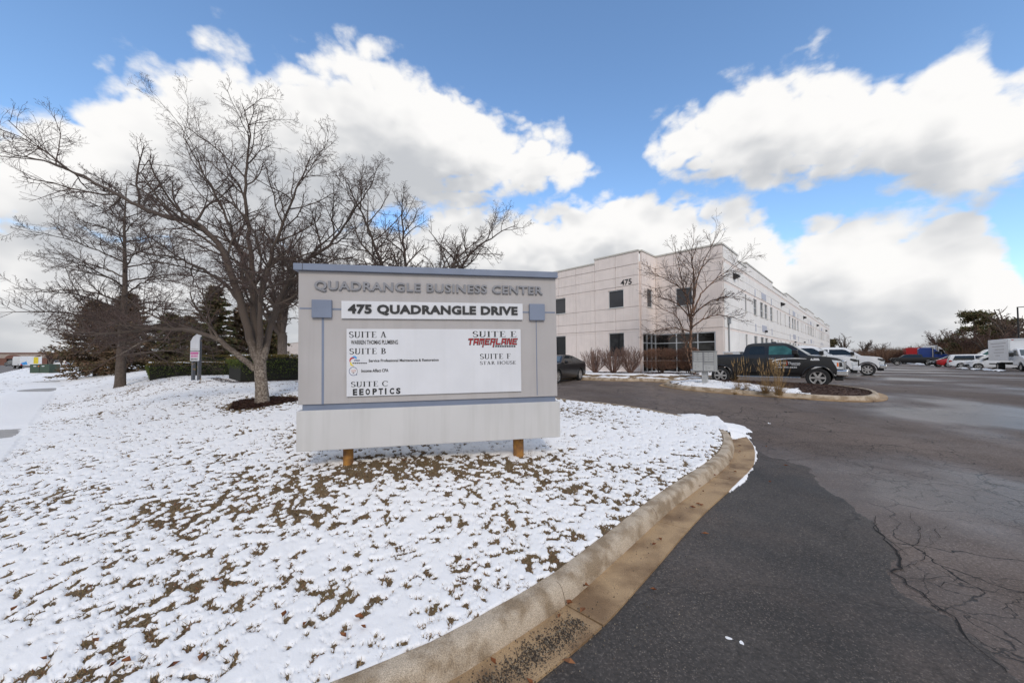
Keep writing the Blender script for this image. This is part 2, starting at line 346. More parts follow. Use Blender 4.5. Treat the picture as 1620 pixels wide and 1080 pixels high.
def sdf(x, y, poly):                # signed distance, positive inside
    P = np.array(poly); Q = np.roll(P, -1, 0); best = np.full(x.shape, 1e9); ins = np.zeros(x.shape, bool)
    for (ax, ay), (bx, by) in zip(P, Q):
        dx, dy = bx - ax, by - ay; l = dx * dx + dy * dy + 1e-12
        t = np.clip(((x - ax) * dx + (y - ay) * dy) / l, 0, 1); ex = x - ax - t * dx; ey = y - ay - t * dy
        best = np.minimum(best, ex * ex + ey * ey)
        c = ((ay > y) != (by > y)) & (x < (bx - ax) * (y - ay) / ((by - ay) if by != ay else 1e-9) + ax); ins ^= c
    return np.where(ins, 1, -1) * np.sqrt(best)

SIGN_L = at(471, 560, 5.25); SIGN_DIR = Vector((.981, .191, 0)).normalized(); SIGN_L.z = 0
TREE1 = tuple(hit(415, 639, lambda x, y: T_base(x, y) + .33)[:2])
def B_lawn(x, y, d):                # surface under the snow
    s = s_walk(x, y); base = T_base(x, y)
    z = base + .14 + (.16 * sstep(.2, 4.5, d) + .10 * sstep(3, 9, d)) * sstep(0, 4.5, s)
    z = z - (.14 - .02) * sstep(1.2, -.2, s)
    z = z + .03 * (fbm(x, y, .35, 2) - .5)
    walk = (s > -1.55) & (s < .02)
    z = np.where(walk, z - .05, z)
    z = z - .30 * sstep(.11, .04, d)
    return z, walk
def SDFL(x, y): return sdf(np.asarray(x, float), np.asarray(y, float), LAWN_S)
def lawn_z(x, y):
    x = np.atleast_1d(np.asarray(x, float)); y = np.atleast_1d(np.asarray(y, float)); return float(B_lawn(x, y, SDFL(x, y))[0][0])
def bare_mask(x, y):                # where the snow has gone: under the sign, round the big tree
    u = (x - SIGN_L.x) * SIGN_DIR.x + (y - SIGN_L.y) * SIGN_DIR.y; v = (x - SIGN_L.x) * -SIGN_DIR.y + (y - SIGN_L.y) * SIGN_DIR.x
    b = np.exp(-((v + .15) / .55) ** 2) * sstep(-.9, .6, u) * sstep(4.6, 3.6, u)
    b = b + .55 * np.exp(-((v + .9 + .25 * u) / .5) ** 2) * sstep(-3.2, -1, u) * sstep(1.2, .2, u)
    return b * (.55 + .9 * fbm(x + 3, y, 2.6, 3))
def polar(a0, a1, da, r0, r1, dr):
    az = np.radians(np.arange(a0, a1, da)); r = np.exp(np.arange(math.log(r0), math.log(r1), dr))
    A, R = np.meshgrid(az, r); x = R * np.sin(A); y = R * np.cos(A); n, m = x.shape
    i = np.arange(n * m).reshape(n, m); q = np.stack([i[:-1, :-1], i[:-1, 1:], i[1:, 1:], i[1:, :-1]], -1).reshape(-1, 4)[:, ::-1]
    return x.ravel(), y.ravel(), q
def compact(V, q, keepv):
    k = keepv[q].all(1); q = q[k]; used = np.zeros(len(V), bool); used[q.ravel()] = True; idx = np.cumsum(used) - 1; return V[used], idx[q]

def build_ground():
    # far ground, the lot and the street
    x, y, q = polar(-88, 88, 2.0, 14, 1500, .08)
    z = T_base(x, y) - .25 - .15 * sstep(170, 240, np.hypot(x, y))
    tag(meshobj('ground', npmesh('ground', np.stack([x, y, z], 1), q, True), m_field), kind='structure')
    x, y, q = polar(-80, 80, .5, .35, 175, .03); s = s_walk(x, y)
    V, q2 = compact(np.stack([x, y, T_base(x, y)], 1), q, s > -5.0)
    tag(meshobj('parking_lot', npmesh('parking_lot', V, q2, True), m_lot), kind='structure')
    mb = MB()
    ts = list(range(-24, 160, 2))
    for t0, t1 in zip(ts[:-1], ts[1:]):
        def P(s, t): p = walkpt(s, t); return (p.x, p.y, float(.012 * (np.clip(p.y, 4, 60) - 8)) - .10)
        mb.quad(P(street_off - .1, t0), P(street_off - .1, t1), P(-16, t1), P(-16, t0))
    tag(mb.build('street', m_street, fix=True), kind='structure')
    # lawn under the snow
    x, y, q = polar(-62, 36, .38, 1.0, 110, .02); d = SDFL(x, y); z, w = B_lawn(x, y, d)
    V, q2 = compact(np.stack([x, y, z], 1), q, d > -.35)
    tag(meshobj('lawn', npmesh('lawn', V, q2, True), m_soil), kind='structure')
    # snow lying on it: it ends where its thickness runs out
    x, y, q = polar(-60, 35, .125, 1.15, 110, .0062); d = SDFL(x, y); z, walk = B_lawn(x, y, d)
    n = fbm(x, y, 14.0, 5, .66); low = fbm(x, y, .55, 3); mid = fbm(x + 31, y, 1.7, 3)
    r = np.hypot(x, y)
    th = (n - .5) * 4.8 + (low - .5) * 1.1 + (mid - .5) * .9 + .44 + .12 * sstep(6, 16, r) - .75 * bare_mask(x, y)
    th = th - .5 * np.exp(-((d - .22) / .10) ** 2) * sstep(.48, .62, fbm(x + 9, y, 1.2, 2)) + .25 * sstep(.5, .15, d) * sstep(.55, .4, fbm(x + 9, y, 1.2, 2))
    s = s_walk(x, y)
    wth = .9 - 1.7 * sstep(.60, .70, fbm(x * .9, y * .9, .25, 2)); th = np.where(walk, wth, th)
    t1 = np.hypot(x - TREE1[0], y - TREE1[1]); th = th - 1.6 * sstep(1.25, .6, t1 + .5 * (n - .5))
    zz = z + np.clip(th * .035, -.02, .012) + np.clip(th, 0, .8) * .010 + np.where(walk, .062, 0) + .006 * (n - .5)
    zz = B_lawn(x, y, np.maximum(d, .2))[0] + (zz - z) - .16 * sstep(.215, .10, d) - .3 * sstep(.10, .04, d)
    V, q2 = compact(np.stack([x, y, zz], 1), q, d > -.1)
    tag(meshobj('snow', npmesh('snow', V, q2, True), m_snow), 'thin patchy snow lying over the brown lawn and sidewalk', 'snow', kind='stuff')
    # sidewalk slabs
    sw = tag(link(bpy.data.objects.new('sidewalk', None)), kind='structure')
    for k in range(-10, 62):
        mbx = MB(); pts = []
        for s_, t_ in ((-1.52, k * 1.5 + .01), (0, k * 1.5 + .01), (0, k * 1.5 + 1.49), (-1.52, k * 1.5 + 1.49)):
            p = walkpt(s_, t_); pts.append((p.x, p.y, float(.012 * (np.clip(p.y, 4, 60) - 8)) + .012))
        i = 0; mbx.v = pts + [(a, b, c - .12) for a, b, c in pts]
        mbx.f = [(0, 1, 2, 3), (7, 6, 5, 4), (0, 4, 5, 1), (1, 5, 6, 2), (2, 6, 7, 3), (3, 7, 4, 0)]
        mbx.build('slab', m_walk, sw, fix=True)
    # dead grass standing through the gaps
    rs = np.random.RandomState(3); n = 520000
    az = np.radians(rs.uniform(-57, 34, n)); rr = np.exp(rs.uniform(math.log(1.2), math.log(26), n)); x = rr * np.sin(az); y = rr * np.cos(az)
    d = SDFL(x, y); z, walk = B_lawn(x, y, d)
    nn = fbm(x, y, 14.0, 5, .66); low = fbm(x, y, .55, 3); mid = fbm(x + 31, y, 1.7, 3)
    th = (nn - .5) * 4.8 + (low - .5) * 1.1 + (mid - .5) * .9 + .44 + .12 * sstep(6, 16, rr) - .75 * bare_mask(x, y)
    keep = (d > .2) & ~walk & (th < .20 + .55 * rs.rand(n) ** 2.2) & (np.hypot(x - TREE1[0], y - TREE1[1]) > .9)
    keep &= rs.rand(n) < np.clip(.95 - th * 1.5, .10, 1) * .6
    x, y, z, rr, th = x[keep], y[keep], z[keep], rr[keep], th[keep]; n = len(x)
    hgt = rs.uniform(.006, .024, n) * (1 + rr * .05); wid = rs.uniform(.0018, .0035, n) * (1 + rr * .22); a = rs.uniform(0, 2 * np.pi, n); lean = rs.uniform(.3, 2.2, n) * hgt; la = rs.uniform(0, 2 * np.pi, n)
    zb = z - .004
    b0 = np.stack([x + wid * np.cos(a), y + wid * np.sin(a), zb], 1); b1 = np.stack([x - wid * np.cos(a), y - wid * np.sin(a), zb], 1)
    tp = np.stack([x + lean * np.cos(la), y + lean * np.sin(la), z + hgt], 1)
    V = np.stack([b0, b1, tp], 1).reshape(-1, 3); q = np.arange(n * 3).reshape(n, 3)
    tag(meshobj('grass', npmesh('grass', V, q), m_grass), 'dead brown and dull green grass blades poking through the snow', 'grass', kind='stuff')
    # a few leaves
    mb = MB(); rnd = random.Random(5)
    for k in range(70):
        if k < 34: p = hit(rnd.uniform(20, 900), rnd.uniform(720, 1060), lambda a, b: T_base(a, b) + .2)
        else:
            i = rnd.randrange(30, 110); f_ = FLOW[min(i, len(FLOW) - 2)]; t = (FLOW[i + 1] - f_).normalized(); nrm = Vector((-t.y, t.x, 0)); p = f_ + nrm * rnd.uniform(-.9 if k > 60 else -.3, .02)
        d0 = float(SDFL(np.array([p.x]), np.array([p.y]))[0])
        zz = lawn_z(p.x, p.y) + .035 if d0 > .2 else float(T_lot(p.x, p.y)) + .035
        sz = rnd.uniform(.022, .045); a = rnd.uniform(0, 6.3); ca, sa = math.cos(a), math.sin(a)
        pts = [(p.x + sz * (u * ca - v * sa), p.y + sz * (u * sa + v * ca), zz + w) for u, v, w in ((-1, 0, .005), (-.2, .55, .018), (1, 0, .012), (-.2, -.55, .014), (0, 0, 0))]
        mb.tri(pts[0], pts[4], pts[1]).tri(pts[1], pts[4], pts[2]).tri(pts[2], pts[4], pts[3]).tri(pts[3], pts[4], pts[0])
    me = mb.mesh('fallen_leaves'); tag(meshobj('fallen_leaves', me, m_leaf), 'scattered curled brown fallen leaves on snow and gutter', 'leaves', kind='stuff')
build_ground()

# ------------------------------------------------------------------ kerbs
KP = [(0, .014), (.022, .085), (.04, .125), (.07, .148), (.11, .155), (.185, .152), (.19, -.15), (0, -.15)]
GP = [(-.33, .024), (.004, .011), (.004, -.14), (-.33, -.14)]
def sweep(pts, prof, zf, closed=False, wob=.004):
    mb = MB(); n = len(prof); m = len(pts); rnd = random.Random(len(pts))
    for k, p in enumerate(pts):
        t = (pts[min(k + 1, m - 1)] - pts[max(k - 1, 0)]).normalized() if not closed else (pts[(k + 1) % m] - pts[k - 1]).normalized()
        nr = Vector((-t.y, t.x, 0)); z0 = zf(p)
        for a, b in prof: mb.v.append((p.x + nr.x * a, p.y + nr.y * a, z0 + b + rnd.uniform(-wob, wob) * (b > 0)))
    for k in range(m - 1 + closed):
        for j in range(n): mb.f.append((k * n + j, k * n + (j + 1) % n, ((k + 1) % m) * n + (j + 1) % n, ((k + 1) % m) * n + j))
    if not closed: mb.f.append(tuple(range(n))); mb.f.append(tuple((m - 1) * n + j for j in range(n))[::-1])
    return mb
def kerb_run(name, pts, zf, seg=22, gutter=True):
    root = tag(link(bpy.data.objects.new(name, None)), kind='structure')
    for i in range(0, len(pts) - 2, seg):
        part = [p.copy() for p in pts[i:i + seg + 1]]
        if len(part) < 2: continue
        t = (part[-1] - part[-2]).normalized(); part[-1] = part[-1] - t * .008
        sweep(part, KP, zf).build('kerb_segment', m_conc, root, smooth=40, fix=True)
        if gutter: sweep(part, GP, zf, wob=.001).build('gutter_segment', m_gut, root, smooth=40, fix=True)
    return root
ZL = lambda p: float(T_lot(p.x, p.y))
nk = next(i for i, p in enumerate(FLOW) if (p - tip[2]).length < .12)
kerb_run('lawn_kerb', FLOW[:nk], ZL, seg=13)
kerb_run('drive_kerb', FLOW[nk:nk + 330], ZL)

# dark repaired strip of asphalt beside the kerb, its far edge broken
def build_strip():
    inner = [p for p in FLOW[:nk - 2]]
    edge = [V2(hit(*p, T_lot)) for p in ((1215, 722), (1290, 735), (1320, 775), (1378, 822), (1420, 882), (1425, 915), (1503, 975), (1545, 1025), (1612, 1074))]
    edge.append(edge[-1] + (edge[-1] - edge[-2]) * 3); edge.append(edge[-1] + Vector((-1, -3, 0)))
    poly = [(p.x, p.y) for p in inner[::3]] + [(p.x, p.y) for p in edge]
    x, y, q = polar(-40, 62, .22, .5, 11, .011); d = sdf(x, y, poly) + .5 * (fbm(x, y, 1.6, 6, .62) - .5)
    V, q2 = compact(np.stack([x, y, T_lot(x, y) + .006 - .05 * sstep(.04, -.04, d)], 1), q, d > -.12)
    tag(meshobj('asphalt_strip', npmesh('asphalt_strip', V, q2, True), m_new), kind='structure')
    # the open crack along the old seam, and its side branches
    rc = random.Random(6); mb = MB()
    def crack(pts, w):
        pts = spline(pts, .07); q = [p + Vector((rc.gauss(0, .02), rc.gauss(0, .02), 0)) for p in pts]; prev = None
        for k, p in enumerate(q):
            t = (q[min(k + 1, len(q) - 1)] - q[max(k - 1, 0)]).normalized(); n_ = Vector((-t.y, t.x, 0)) * w * rc.uniform(.25, 1.2) * (1 - .8 * abs(2 * k / len(q) - 1) ** 4); z = float(T_lot(p.x, p.y)) + .010
            cur = ((p.x - n_.x, p.y - n_.y, z), (p.x + n_.x, p.y + n_.y, z))
            if prev: mb.quad(prev[0], prev[1], cur[1], cur[0])
            prev = cur
    main = edge[3:9]; crack(main, .009); P_ = spline(main, .3)
    for k in range(6):
        a = P_[rc.randrange(1, len(P_) - 1)]; d_ = Vector((rc.uniform(.3, 1), rc.uniform(-.4, .7), 0)).normalized(); L_ = rc.uniform(.5, 1.6); crack([a, a + d_ * L_ * .4 + Vector((rc.gauss(0, .1), rc.gauss(0, .1), 0)), a + d_ * L_ * .7 + Vector((rc.gauss(0, .12), rc.gauss(0, .12), 0)), a + d_ * L_], .0035)
    for l in (((1190, 722), (1240, 728), (1300, 726), (1400, 742)), ((1200, 706), (1280, 700), (1360, 706), (1480, 700)), ((1310, 741), (1400, 760), (1520, 770), (1640, 800))): crack([V2(hit(*q_, T_lot)) for q_ in l], .006)
    tag(meshobj('pavement_crack', mb.mesh('pavement_crack'), m_crack), 'open branching cracks along the seam of the dark asphalt strip', 'crack', kind='stuff')
    # slush along the gutter edge and the ploughed heap at the tip
    x, y, q = polar(-8, 36, .1, 1.6, 11.5, .006); d = SDFL(x, y)
    n = fbm(x, y, 4.0, 4, .6); lowf = fbm(x + 5, y, .9, 2)
    th = .55 * np.exp(-((d + .34) / .035) ** 2) - .46 + (n - .5) * .7 - .5 * sstep(.56, .42, lowf)
    th = np.where(d > -.15, -1.0, th)
    tp = hit(1138, 676, T_lot); tq = hit(1160, 688, T_lot)
    for c, rx, hh in ((tp, .55, 1.0), (tq, .32, .8), (hit(1112, 668, T_lot), .5, .8), (hit(1150, 682, T_lot), .4, .9)):
        th = np.maximum(th, hh * (1 - np.hypot(x - c.x, y - c.y) / rx) * 2.0 + (n - .5) * 1.1)
    gz = np.where(d > 0, .155, .022); z = T_lot(x, y) + gz + np.clip(th * .06, -.05, .10) - np.where(d > .2, .0, 0)
    keep = (th > -.3)
    V, q2 = compact(np.stack([x, y, z], 1), q, keep)
    tag(meshobj('kerbside_snow', npmesh('kerbside_snow', V, q2, True), m_snow), 'ploughed snow heap over the kerb tip with slush along the gutter', 'snow', kind='stuff')
    rs = random.Random(2); mb = MB()
    i0 = min(range(nk), key=lambda i: (FLOW[i] - Vector((-.45, 2.2, 0))).length); i1 = min(range(nk), key=lambda i: (FLOW[i] - Vector((.42, 2.9, 0))).length)
    for k in range(4200):
        i = int(i0 + (i1 - i0) * rs.random()) if k < 3600 else int(i0 + (nk - 6 - i0) * rs.random() ** 1.5)
        p = FLOW[i]; t = (FLOW[i + 1] - p).normalized(); nr = Vector((-t.y, t.x, 0)); c = p + nr * (-.20 + .065 * rs.gauss(0, 1) if k < 3600 else rs.uniform(-.7, -.05)) + t * rs.uniform(-.1, .1)
        if float(np.hypot(c.x, c.y)) < 1: continue
        r = rs.uniform(.0025, .0075); z = float(T_lot(c.x, c.y)) + .02
        a = [(c.x + r * math.cos(w + k), c.y + r * math.sin(w + k), z) for w in (0, 2.1, 4.2)]; tpv = (c.x, c.y, z + r * 1.3)
        j = len(mb.v); mb.v += a + [tpv]; mb.f += [(j, j + 1, j + 3), (j + 1, j + 2, j + 3), (j + 2, j, j + 3)]
    tag(meshobj('gravel', mb.mesh('gravel'), m_gravel), 'loose dark gravel washed into the gutter', 'gravel', kind='stuff')
build_strip()

# ------------------------------------------------------------------ planted island with its kerb
ISL = spline([V2(hit(*p, T_lot)) for p in ((1050, 610.5), (1075, 615), (1128, 620), (1200, 625.5), (1300, 632), (1365, 634), (1391, 630.5), (1384, 623), (1350, 617.5), (1307, 613), (1200, 608), (1110, 605), (1062, 606.5), (1050, 610.5))], .14)[:-1]
ISLP = [(p.x, p.y) for p in ISL]
def mulch_bits(name, label, poly, zf, n, seed, keepf=None, size=(.015, .05)):
    rs = np.random.RandomState(seed); P = np.array(poly); x = rs.uniform(P[:, 0].min(), P[:, 0].max(), n); y = rs.uniform(P[:, 1].min(), P[:, 1].max(), n)
    k = sdf(x, y, poly) > .12
    if keepf is not None: k &= keepf(x, y)
    x, y = x[k], y[k]; n = len(x); z = zf(x, y); l = rs.uniform(*size, n); w = l * rs.uniform(.2, .4, n); a = rs.uniform(0, 6.3, n); c, s = np.cos(a), np.sin(a); h = rs.uniform(0, .03, n)
    V = np.stack([np.stack([x - l * c, y - l * s, z + h * .3], 1), np.stack([x + w * s, y - w * c, z + h], 1), np.stack([x + l * c, y + l * s, z + h * .8], 1), np.stack([x - w * s, y + w * c, z + h * 1.2], 1)], 1).reshape(-1, 3)
    return tag(meshobj(name, npmesh(name, V, np.arange(4 * n).reshape(n, 4)), m_mulch), label, 'mulch', kind='stuff')
m_bed = M('bed_soil', (.045, .02, .012), .95, col2=(.10, .055, .035), scale=12, bump=1, bscale=60, bdist=.03)
m_drybed = M('dry_turf', (.16, .10, .05), .95, col2=(.30, .20, .10), scale=7, bump=1, bscale=60, bdist=.03)
def grid_sheet(name, poly, zf, m, step=.12, pad=.0, edge=0.0, kind='structure', thf=None, label=None, cat=None):
    P = np.array(poly); xs = np.arange(P[:, 0].min() - .2, P[:, 0].max() + .2, step); ys = np.arange(P[:, 1].min() - .2, P[:, 1].max() + .2, step); X, Y = np.meshgrid(xs, ys); sh = X.shape; x = X.ravel(); y = Y.ravel(); d = sdf(x, y, poly)
    i = np.arange(x.size).reshape(sh); q = np.stack([i[:-1, :-1], i[:-1, 1:], i[1:, 1:], i[1:, :-1]], -1).reshape(-1, 4)
    z = zf(x, y, d)
    V, q2 = compact(np.stack([x, y, z], 1), q, d > edge); return tag(meshobj(name, npmesh(name, V, q2, True), m), label, cat, kind=kind)
def build_island():
    root = tag(link(bpy.data.objects.new('island_kerb', None)), kind='structure')
    n = len(ISL); seg = 24
    for i in range(0, n, seg):
        part = [ISL[j % n].copy() for j in range(i, min(i + seg, n) + 1)]; t = (part[-1] - part[-2]).normalized(); part[-1] = part[-1] - t * .012
        sweep(part, KP, ZL).build('kerb_segment', m_conc, root, smooth=40, fix=True)
        sweep(part, [(a * .6, b) for a, b in GP], ZL, wob=.001).build('gutter_segment', m_gut, root, smooth=40, fix=True)
    zf = lambda x, y, d: T_lot(x, y) + .12 + .10 * sstep(.1, 1.2, d)
    grid_sheet('island_bed', ISLP, zf, m_bed, edge=.05)
    split = at(1318, 620, 12.6).x
    def th(x, y, d):
        n_ = fbm(x, y, 3.2, 4, .6); t = (n_ - .47) * 2 + .32 - 1.6 * sstep(split - 1.0, split + .4, x + .35 * (y - 12.6)) - .4 * sstep(.4, .15, d); return zf(x, y, d) + np.clip(t * .08, -.02, .035)
    grid_sheet('island_snow', ISLP, th, m_snow, step=.035, edge=.12, kind='stuff', label='patches of snow on the planted island round the mailboxes', cat='snow')
    mulch_bits('island_mulch', 'dark red-brown bark mulch at the tip of the planted island', ISLP, lambda x, y: T_lot(x, y) + .12 + .10 * sstep(.1, 1.2, sdf(x, y, ISLP)), 16000, 8)
build_island()
# ------------------------------------------------------------------ building
m_pink = M('pink_precast', (.79, .70, .645), .85, streak=.22, var=.05, scale=1.4, bump=.35, bscale=140, bdist=.004)
m_white = M('white_precast', (.81, .78, .745), .85, streak=.22, var=.05, scale=1.2, bump=.35, bscale=140, bdist=.004)
m_joint = M('joint', (.64, .52, .45), .9, var=.1)
m_coping = M('coping_metal', (.56, .53, .47), .45, metal=.0, var=.05)
m_alu = M('window_aluminium', (.62, .64, .66), .35, metal=.6, var=.05)
m_darkgl = M('dark_glass', (.022, .023, .025), .035, var=.2, scale=.8, spec=.35)
m_blind = M('blind_glass', (.055, .056, .06), .06, var=.15, scale=.6, spec=.3)
m_store = M('storefront_glass', (.012, .011, .010), .03, var=.3, scale=.7, spec=.5)
m_lav = M('lavender_panel', (.42, .43, .50), .5, var=.04)
m_black = M('black_plastic', (.012, .012, .013), .45, var=.1)
m_pipe = M('grey_conduit', (.25, .26, .27), .5, metal=.3)
m_roof = M('flat_roof', (.30, .30, .30), .9)
PC = Vector((9.15, 25.7, 0)); B_LEN, D_LEN, C_LEN, A_LEN = 2.55, 4.55, 90.0, 62.0
GZ = .72                                   # ground at the walls
building = thing('office_building', 'pale pink and white two storey office building with stepped parapet and long side wall', 'building', PC)
def frame_of(o, d):                        # wall frame: x along wall, y outwards, z up
    d = d.normalized(); n = Vector((d.y, -d.x, 0)); return o, d, n
LV = [GZ, 3.86, 4.02, 4.68, 5.66, 7.06, 7.24, 7.92, 8.50, 8.74]   # panel rows; 3.86-4.02, 7.06-7.24 and 8.50-8.74 are recessed bands
def wall(o, d, length, cols, wins, tops, mat_, skip=None, flip=False):
    """o: start (local), d: direction; outward normal is to the right of d unless flip. wins: (x0,x1,z0,z1,kind)"""
    d = d.normalized(); n = Vector((d.y, -d.x, 0)) * (-1 if flip else 1)
    Mx = Matrix(((d.x, n.x, 0, o.x), (d.y, n.y, 0, o.y), (0, 0, 1, 0), (0, 0, 0, 1)))
    TH = .14
    for c in range(len(cols) - 1):
        x0, x1 = cols[c] + .012, cols[c + 1] - .012; xm = (x0 + x1) / 2
        top = [h for a, b, h in tops if a <= xm <= b][0]
        lv = LV + [top]
        for r in range(len(lv) - 1):
            z0, z1 = lv[r], lv[r + 1]
            band = r in (1, 5, 8); t = TH - (.03 if band else 0); g = 0 if band else .012
            cells = [(x0, x1, z0 + g, z1 - g)]
            for wx0, wx1, wz0, wz1, _ in wins:
                nc = []
                for a, b, e, f_ in cells:
                    if wx1 <= a or wx0 >= b or wz1 <= e or wz0 >= f_: nc.append((a, b, e, f_)); continue
                    if a < wx0: nc.append((a, wx0, e, f_))
                    if wx1 < b: nc.append((wx1, b, e, f_))
                    la, lb = max(a, wx0), min(b, wx1)
                    if e < wz0: nc.append((la, lb, e, wz0))
                    if wz1 < f_: nc.append((la, lb, wz1, f_))
                cells = nc
            mb = MB()
            for a, b, e, f_ in cells:
                if b - a > .004 and f_ - e > .004: mb.box(a, b, 0, t, e, f_, Mx)
            if mb.f: mb.build('panel', m_pink if band and mat_ is m_white else mat_, building, fix=True)
    for a, b, h in tops:                   # coping
        MB().box(a - .03, b + .03, -.25, TH + .05, h, h + .11, Mx).build('coping', m_coping, building, fix=True)
    for wx0, wx1, wz0, wz1, kind in wins:
        if kind == 'none': continue
        fr = MB(); w = .05
        fr.box(wx0, wx0 + w, .012, .075, wz0, wz1, Mx).box(wx1 - w, wx1, .012, .075, wz0, wz1, Mx).box(wx0 + w, wx1 - w, .012, .075, wz0, wz0 + w, Mx).box(wx0 + w, wx1 - w, .012, .075, wz1 - w, wz1, Mx)
        if kind == 'mull':
            xm = (wx0 + wx1) / 2; zm = wz0 + (wz1 - wz0) * .45
            fr.box(xm - .025, xm + .025, .014, .07, wz0 + w, wz1 - w, Mx); fr.box(wx0 + w, xm - .025, .014, .07, zm - .025, zm + .025, Mx); fr.box(xm + .025, wx1 - w, .014, .07, zm - .025, zm + .025, Mx)
        f_ = fr.build('window', m_alu, building, fix=True)
        MB().box(wx0 + w * .5, wx1 - w * .5, .008, .03, wz0 + w * .5, wz1 - w * .5, Mx).build('pane', m_blind if (kind == 'blind') else m_darkgl, f_, fix=True)
        MB().box(wx0 - .03, wx1 + .03, .05, TH + .04, wz0 - .05, wz0 - .003, Mx).build('sill', m_coping, f_, fix=True)
    return Mx
O = Vector((0, 0, 0)); Q = CX * B_LEN; R = Q - AX * D_LEN
def build_building():
    # cores behind the panels
    core = MB()
    Aend = AX * A_LEN; Cend = R + CX * C_LEN
    poly = [(Aend.x, Aend.y), (0, 0), (Q.x, Q.y), (R.x, R.y), (Cend.x, Cend.y), (Cend.x + AX.x * 60, Cend.y + AX.y * 60)]
    inner = poly
    core.prism(inner, 'z', GZ - .5, 8.9); core.build('wall_core', m_joint, building, fix=True)
    rp = MB(); rp.prism([(p[0] + AX.x * .4 + CX.x * .4, p[1] + AX.y * .4 + CX.y * .4) for p in poly[:4]] + [(p[0] + AX.x * .4, p[1] + AX.y * .4) for p in poly[4:]], 'z', 8.9, 9.05); rp.build('roof', m_roof, building, fix=True)
    # front wall, running to the left
    cols = [0, 1.80, 3.57]; x = 3.57
    while x < A_LEN - 1: x += 1.76; cols.append(x)
    wins = []
    c = 1.78
    while c < A_LEN - 2:
        wins += [(c - .62, c + .62, 5.70, 7.03, 'blind'), (c - .62, c + .62, 2.02, 3.83, 'clear')]; c += 5.22
    tops = [(0, 3.57, 9.62), (3.57, cols[-1], 9.30)]
    wall(O, AX, A_LEN, cols, wins, tops, m_pink, flip=True)
    # short return and entrance wall with the shopfront
    sfz = (GZ + .05, 3.75)
    wall(O, CX, B_LEN, [0.14, .9, B_LEN - .14], [(.95, 1.85, 5.70, 7.03, 'blind'), (.2, B_LEN + .2, *sfz, 'none')], [(.14, B_LEN - .14, 9.62)], m_pink)
    dD = (R - Q)
    wall(Q, dD, D_LEN, [.14, 1.5, 3.0, D_LEN + .14], [(1.62, 2.75, 5.70, 7.03, 'blind'), (-.1, D_LEN - .35, *sfz, 'none')], [(.14, D_LEN + .14, 9.62)], m_pink)
    for o, d, L_, posts in ((O, CX, B_LEN, (.2, .95, 1.75, B_LEN - .10)), (Q, dD, D_LEN, (.06, 1.6, 3.05, D_LEN - .4))):
        d = d.normalized(); n = Vector((d.y, -d.x, 0)); Mx = Matrix(((d.x, n.x, 0, o.x), (d.y, n.y, 0, o.y), (0, 0, 1, 0), (0, 0, 0, 1)))
        fr = MB(); z0, z1 = sfz
        for p in posts: fr.box(p - .035, p + .035, .012, .10, z0, z1, Mx)
        for a, b in zip(posts[:-1], posts[1:]):
            for z in (z0 + .03, 1.75, 3.05, z1 - .04): fr.box(a + .035, b - .035, .014, .095, z - .03, z + .03, Mx)
        sf = fr.build('shopfront', m_alu, building, fix=True)
        for a, b in zip(posts[:-1], posts[1:]):
            for za, zb in ((z0 + .06, 1.72), (1.78, 3.02), (3.08, z1 - .07)): MB().box(a + .03, b - .03, .008, .04, za - .01, zb + .01, Mx).build('pane', m_store, sf, fix=True)
    # long side wall
    cols = [.14]; x = .14
    while x < C_LEN - 3.8: x += 3.74; cols.append(x)
    cols.append(C_LEN)
    wins = []; Mc = None
    for c in (13.1, 31.8, 50.5, 69.2, 87.2):
        for off, w, k in ((-10.0, .55, 'blind') if c > 14 else (99, 1, ''), (-6.9, .6, 'clear'), (-3.6, 1.25, 'mull'), (-.95, 1.35, 'mull'), (.95, 1.35, 'mull'), (3.6, 1.25, 'mull'), (6.9, .6, 'clear')):
            if off > 50 or c + off + w > C_LEN - .3: continue
            if c > 60 and w < .6: continue
            wins += [(c + off - w / 2, c + off + w / 2, 5.62, 6.98, k), (c + off - w / 2, c + off + w / 2, 1.95, 3.80, k)]
    tops = []; prev = .14; lo, hi = 9.18, 9.55
    for a, b in ((-1, 4.2), (6.5, 17.6), (26.2, 37), (45, 56), (64, 75), (83, 95)):
        a = max(a, .14)
        if a > prev + .01: tops.append((prev, a, lo))
        tops.append((a, min(b, C_LEN), 9.62 if a < 1 else hi)); prev = b
    # columns split where the parapet steps
    cols = sorted(set([round(c, 3) for c in cols] + [round(t[0], 3) for t in tops])); cc = [cols[0]]
    for c in cols[1:]:
        if c - cc[-1] > .6: cc.append(c)
    cols = cc
    tops2 = []
    for a, b, h in tops:
        a2 = min(cols, key=lambda q: abs(q - a)); b2 = min(cols, key=lambda q: abs(q - b))
        if b2 > a2: tops2.append((a2, b2, h))
    Mc = wall(R, CX, C_LEN, cols, wins, tops2, m_white)
    for c in (13.1, 31.8, 50.5, 69.2):
        for z, hh in ((7.62, .58), (4.62, .6)):
            MB().box(c - 1.0, c + 1.0, .142, .165, z - hh / 2, z + hh / 2, Mc).build('wall_panel', m_lav, building, fix=True)
            for o2 in (-3.6, 3.6): MB().box(c + o2 - .14, c + o2 + .14, .142, .16, z - .42, z + .22, Mc).build('wall_panel', m_lav, building, fix=True)
    for t in (2.7, 22.3, 41.2, 60, 78.5):
        mb = MB(); mb.prism([(.14, 8.12), (.52, 7.92), (.50, 7.80), (.14, 7.66)], 'x', t - .22, t + .22); mb.v = [tuple(Mc @ Vector(v)) for v in mb.v]; mb.build('wall_light', m_black, building, fix=True)
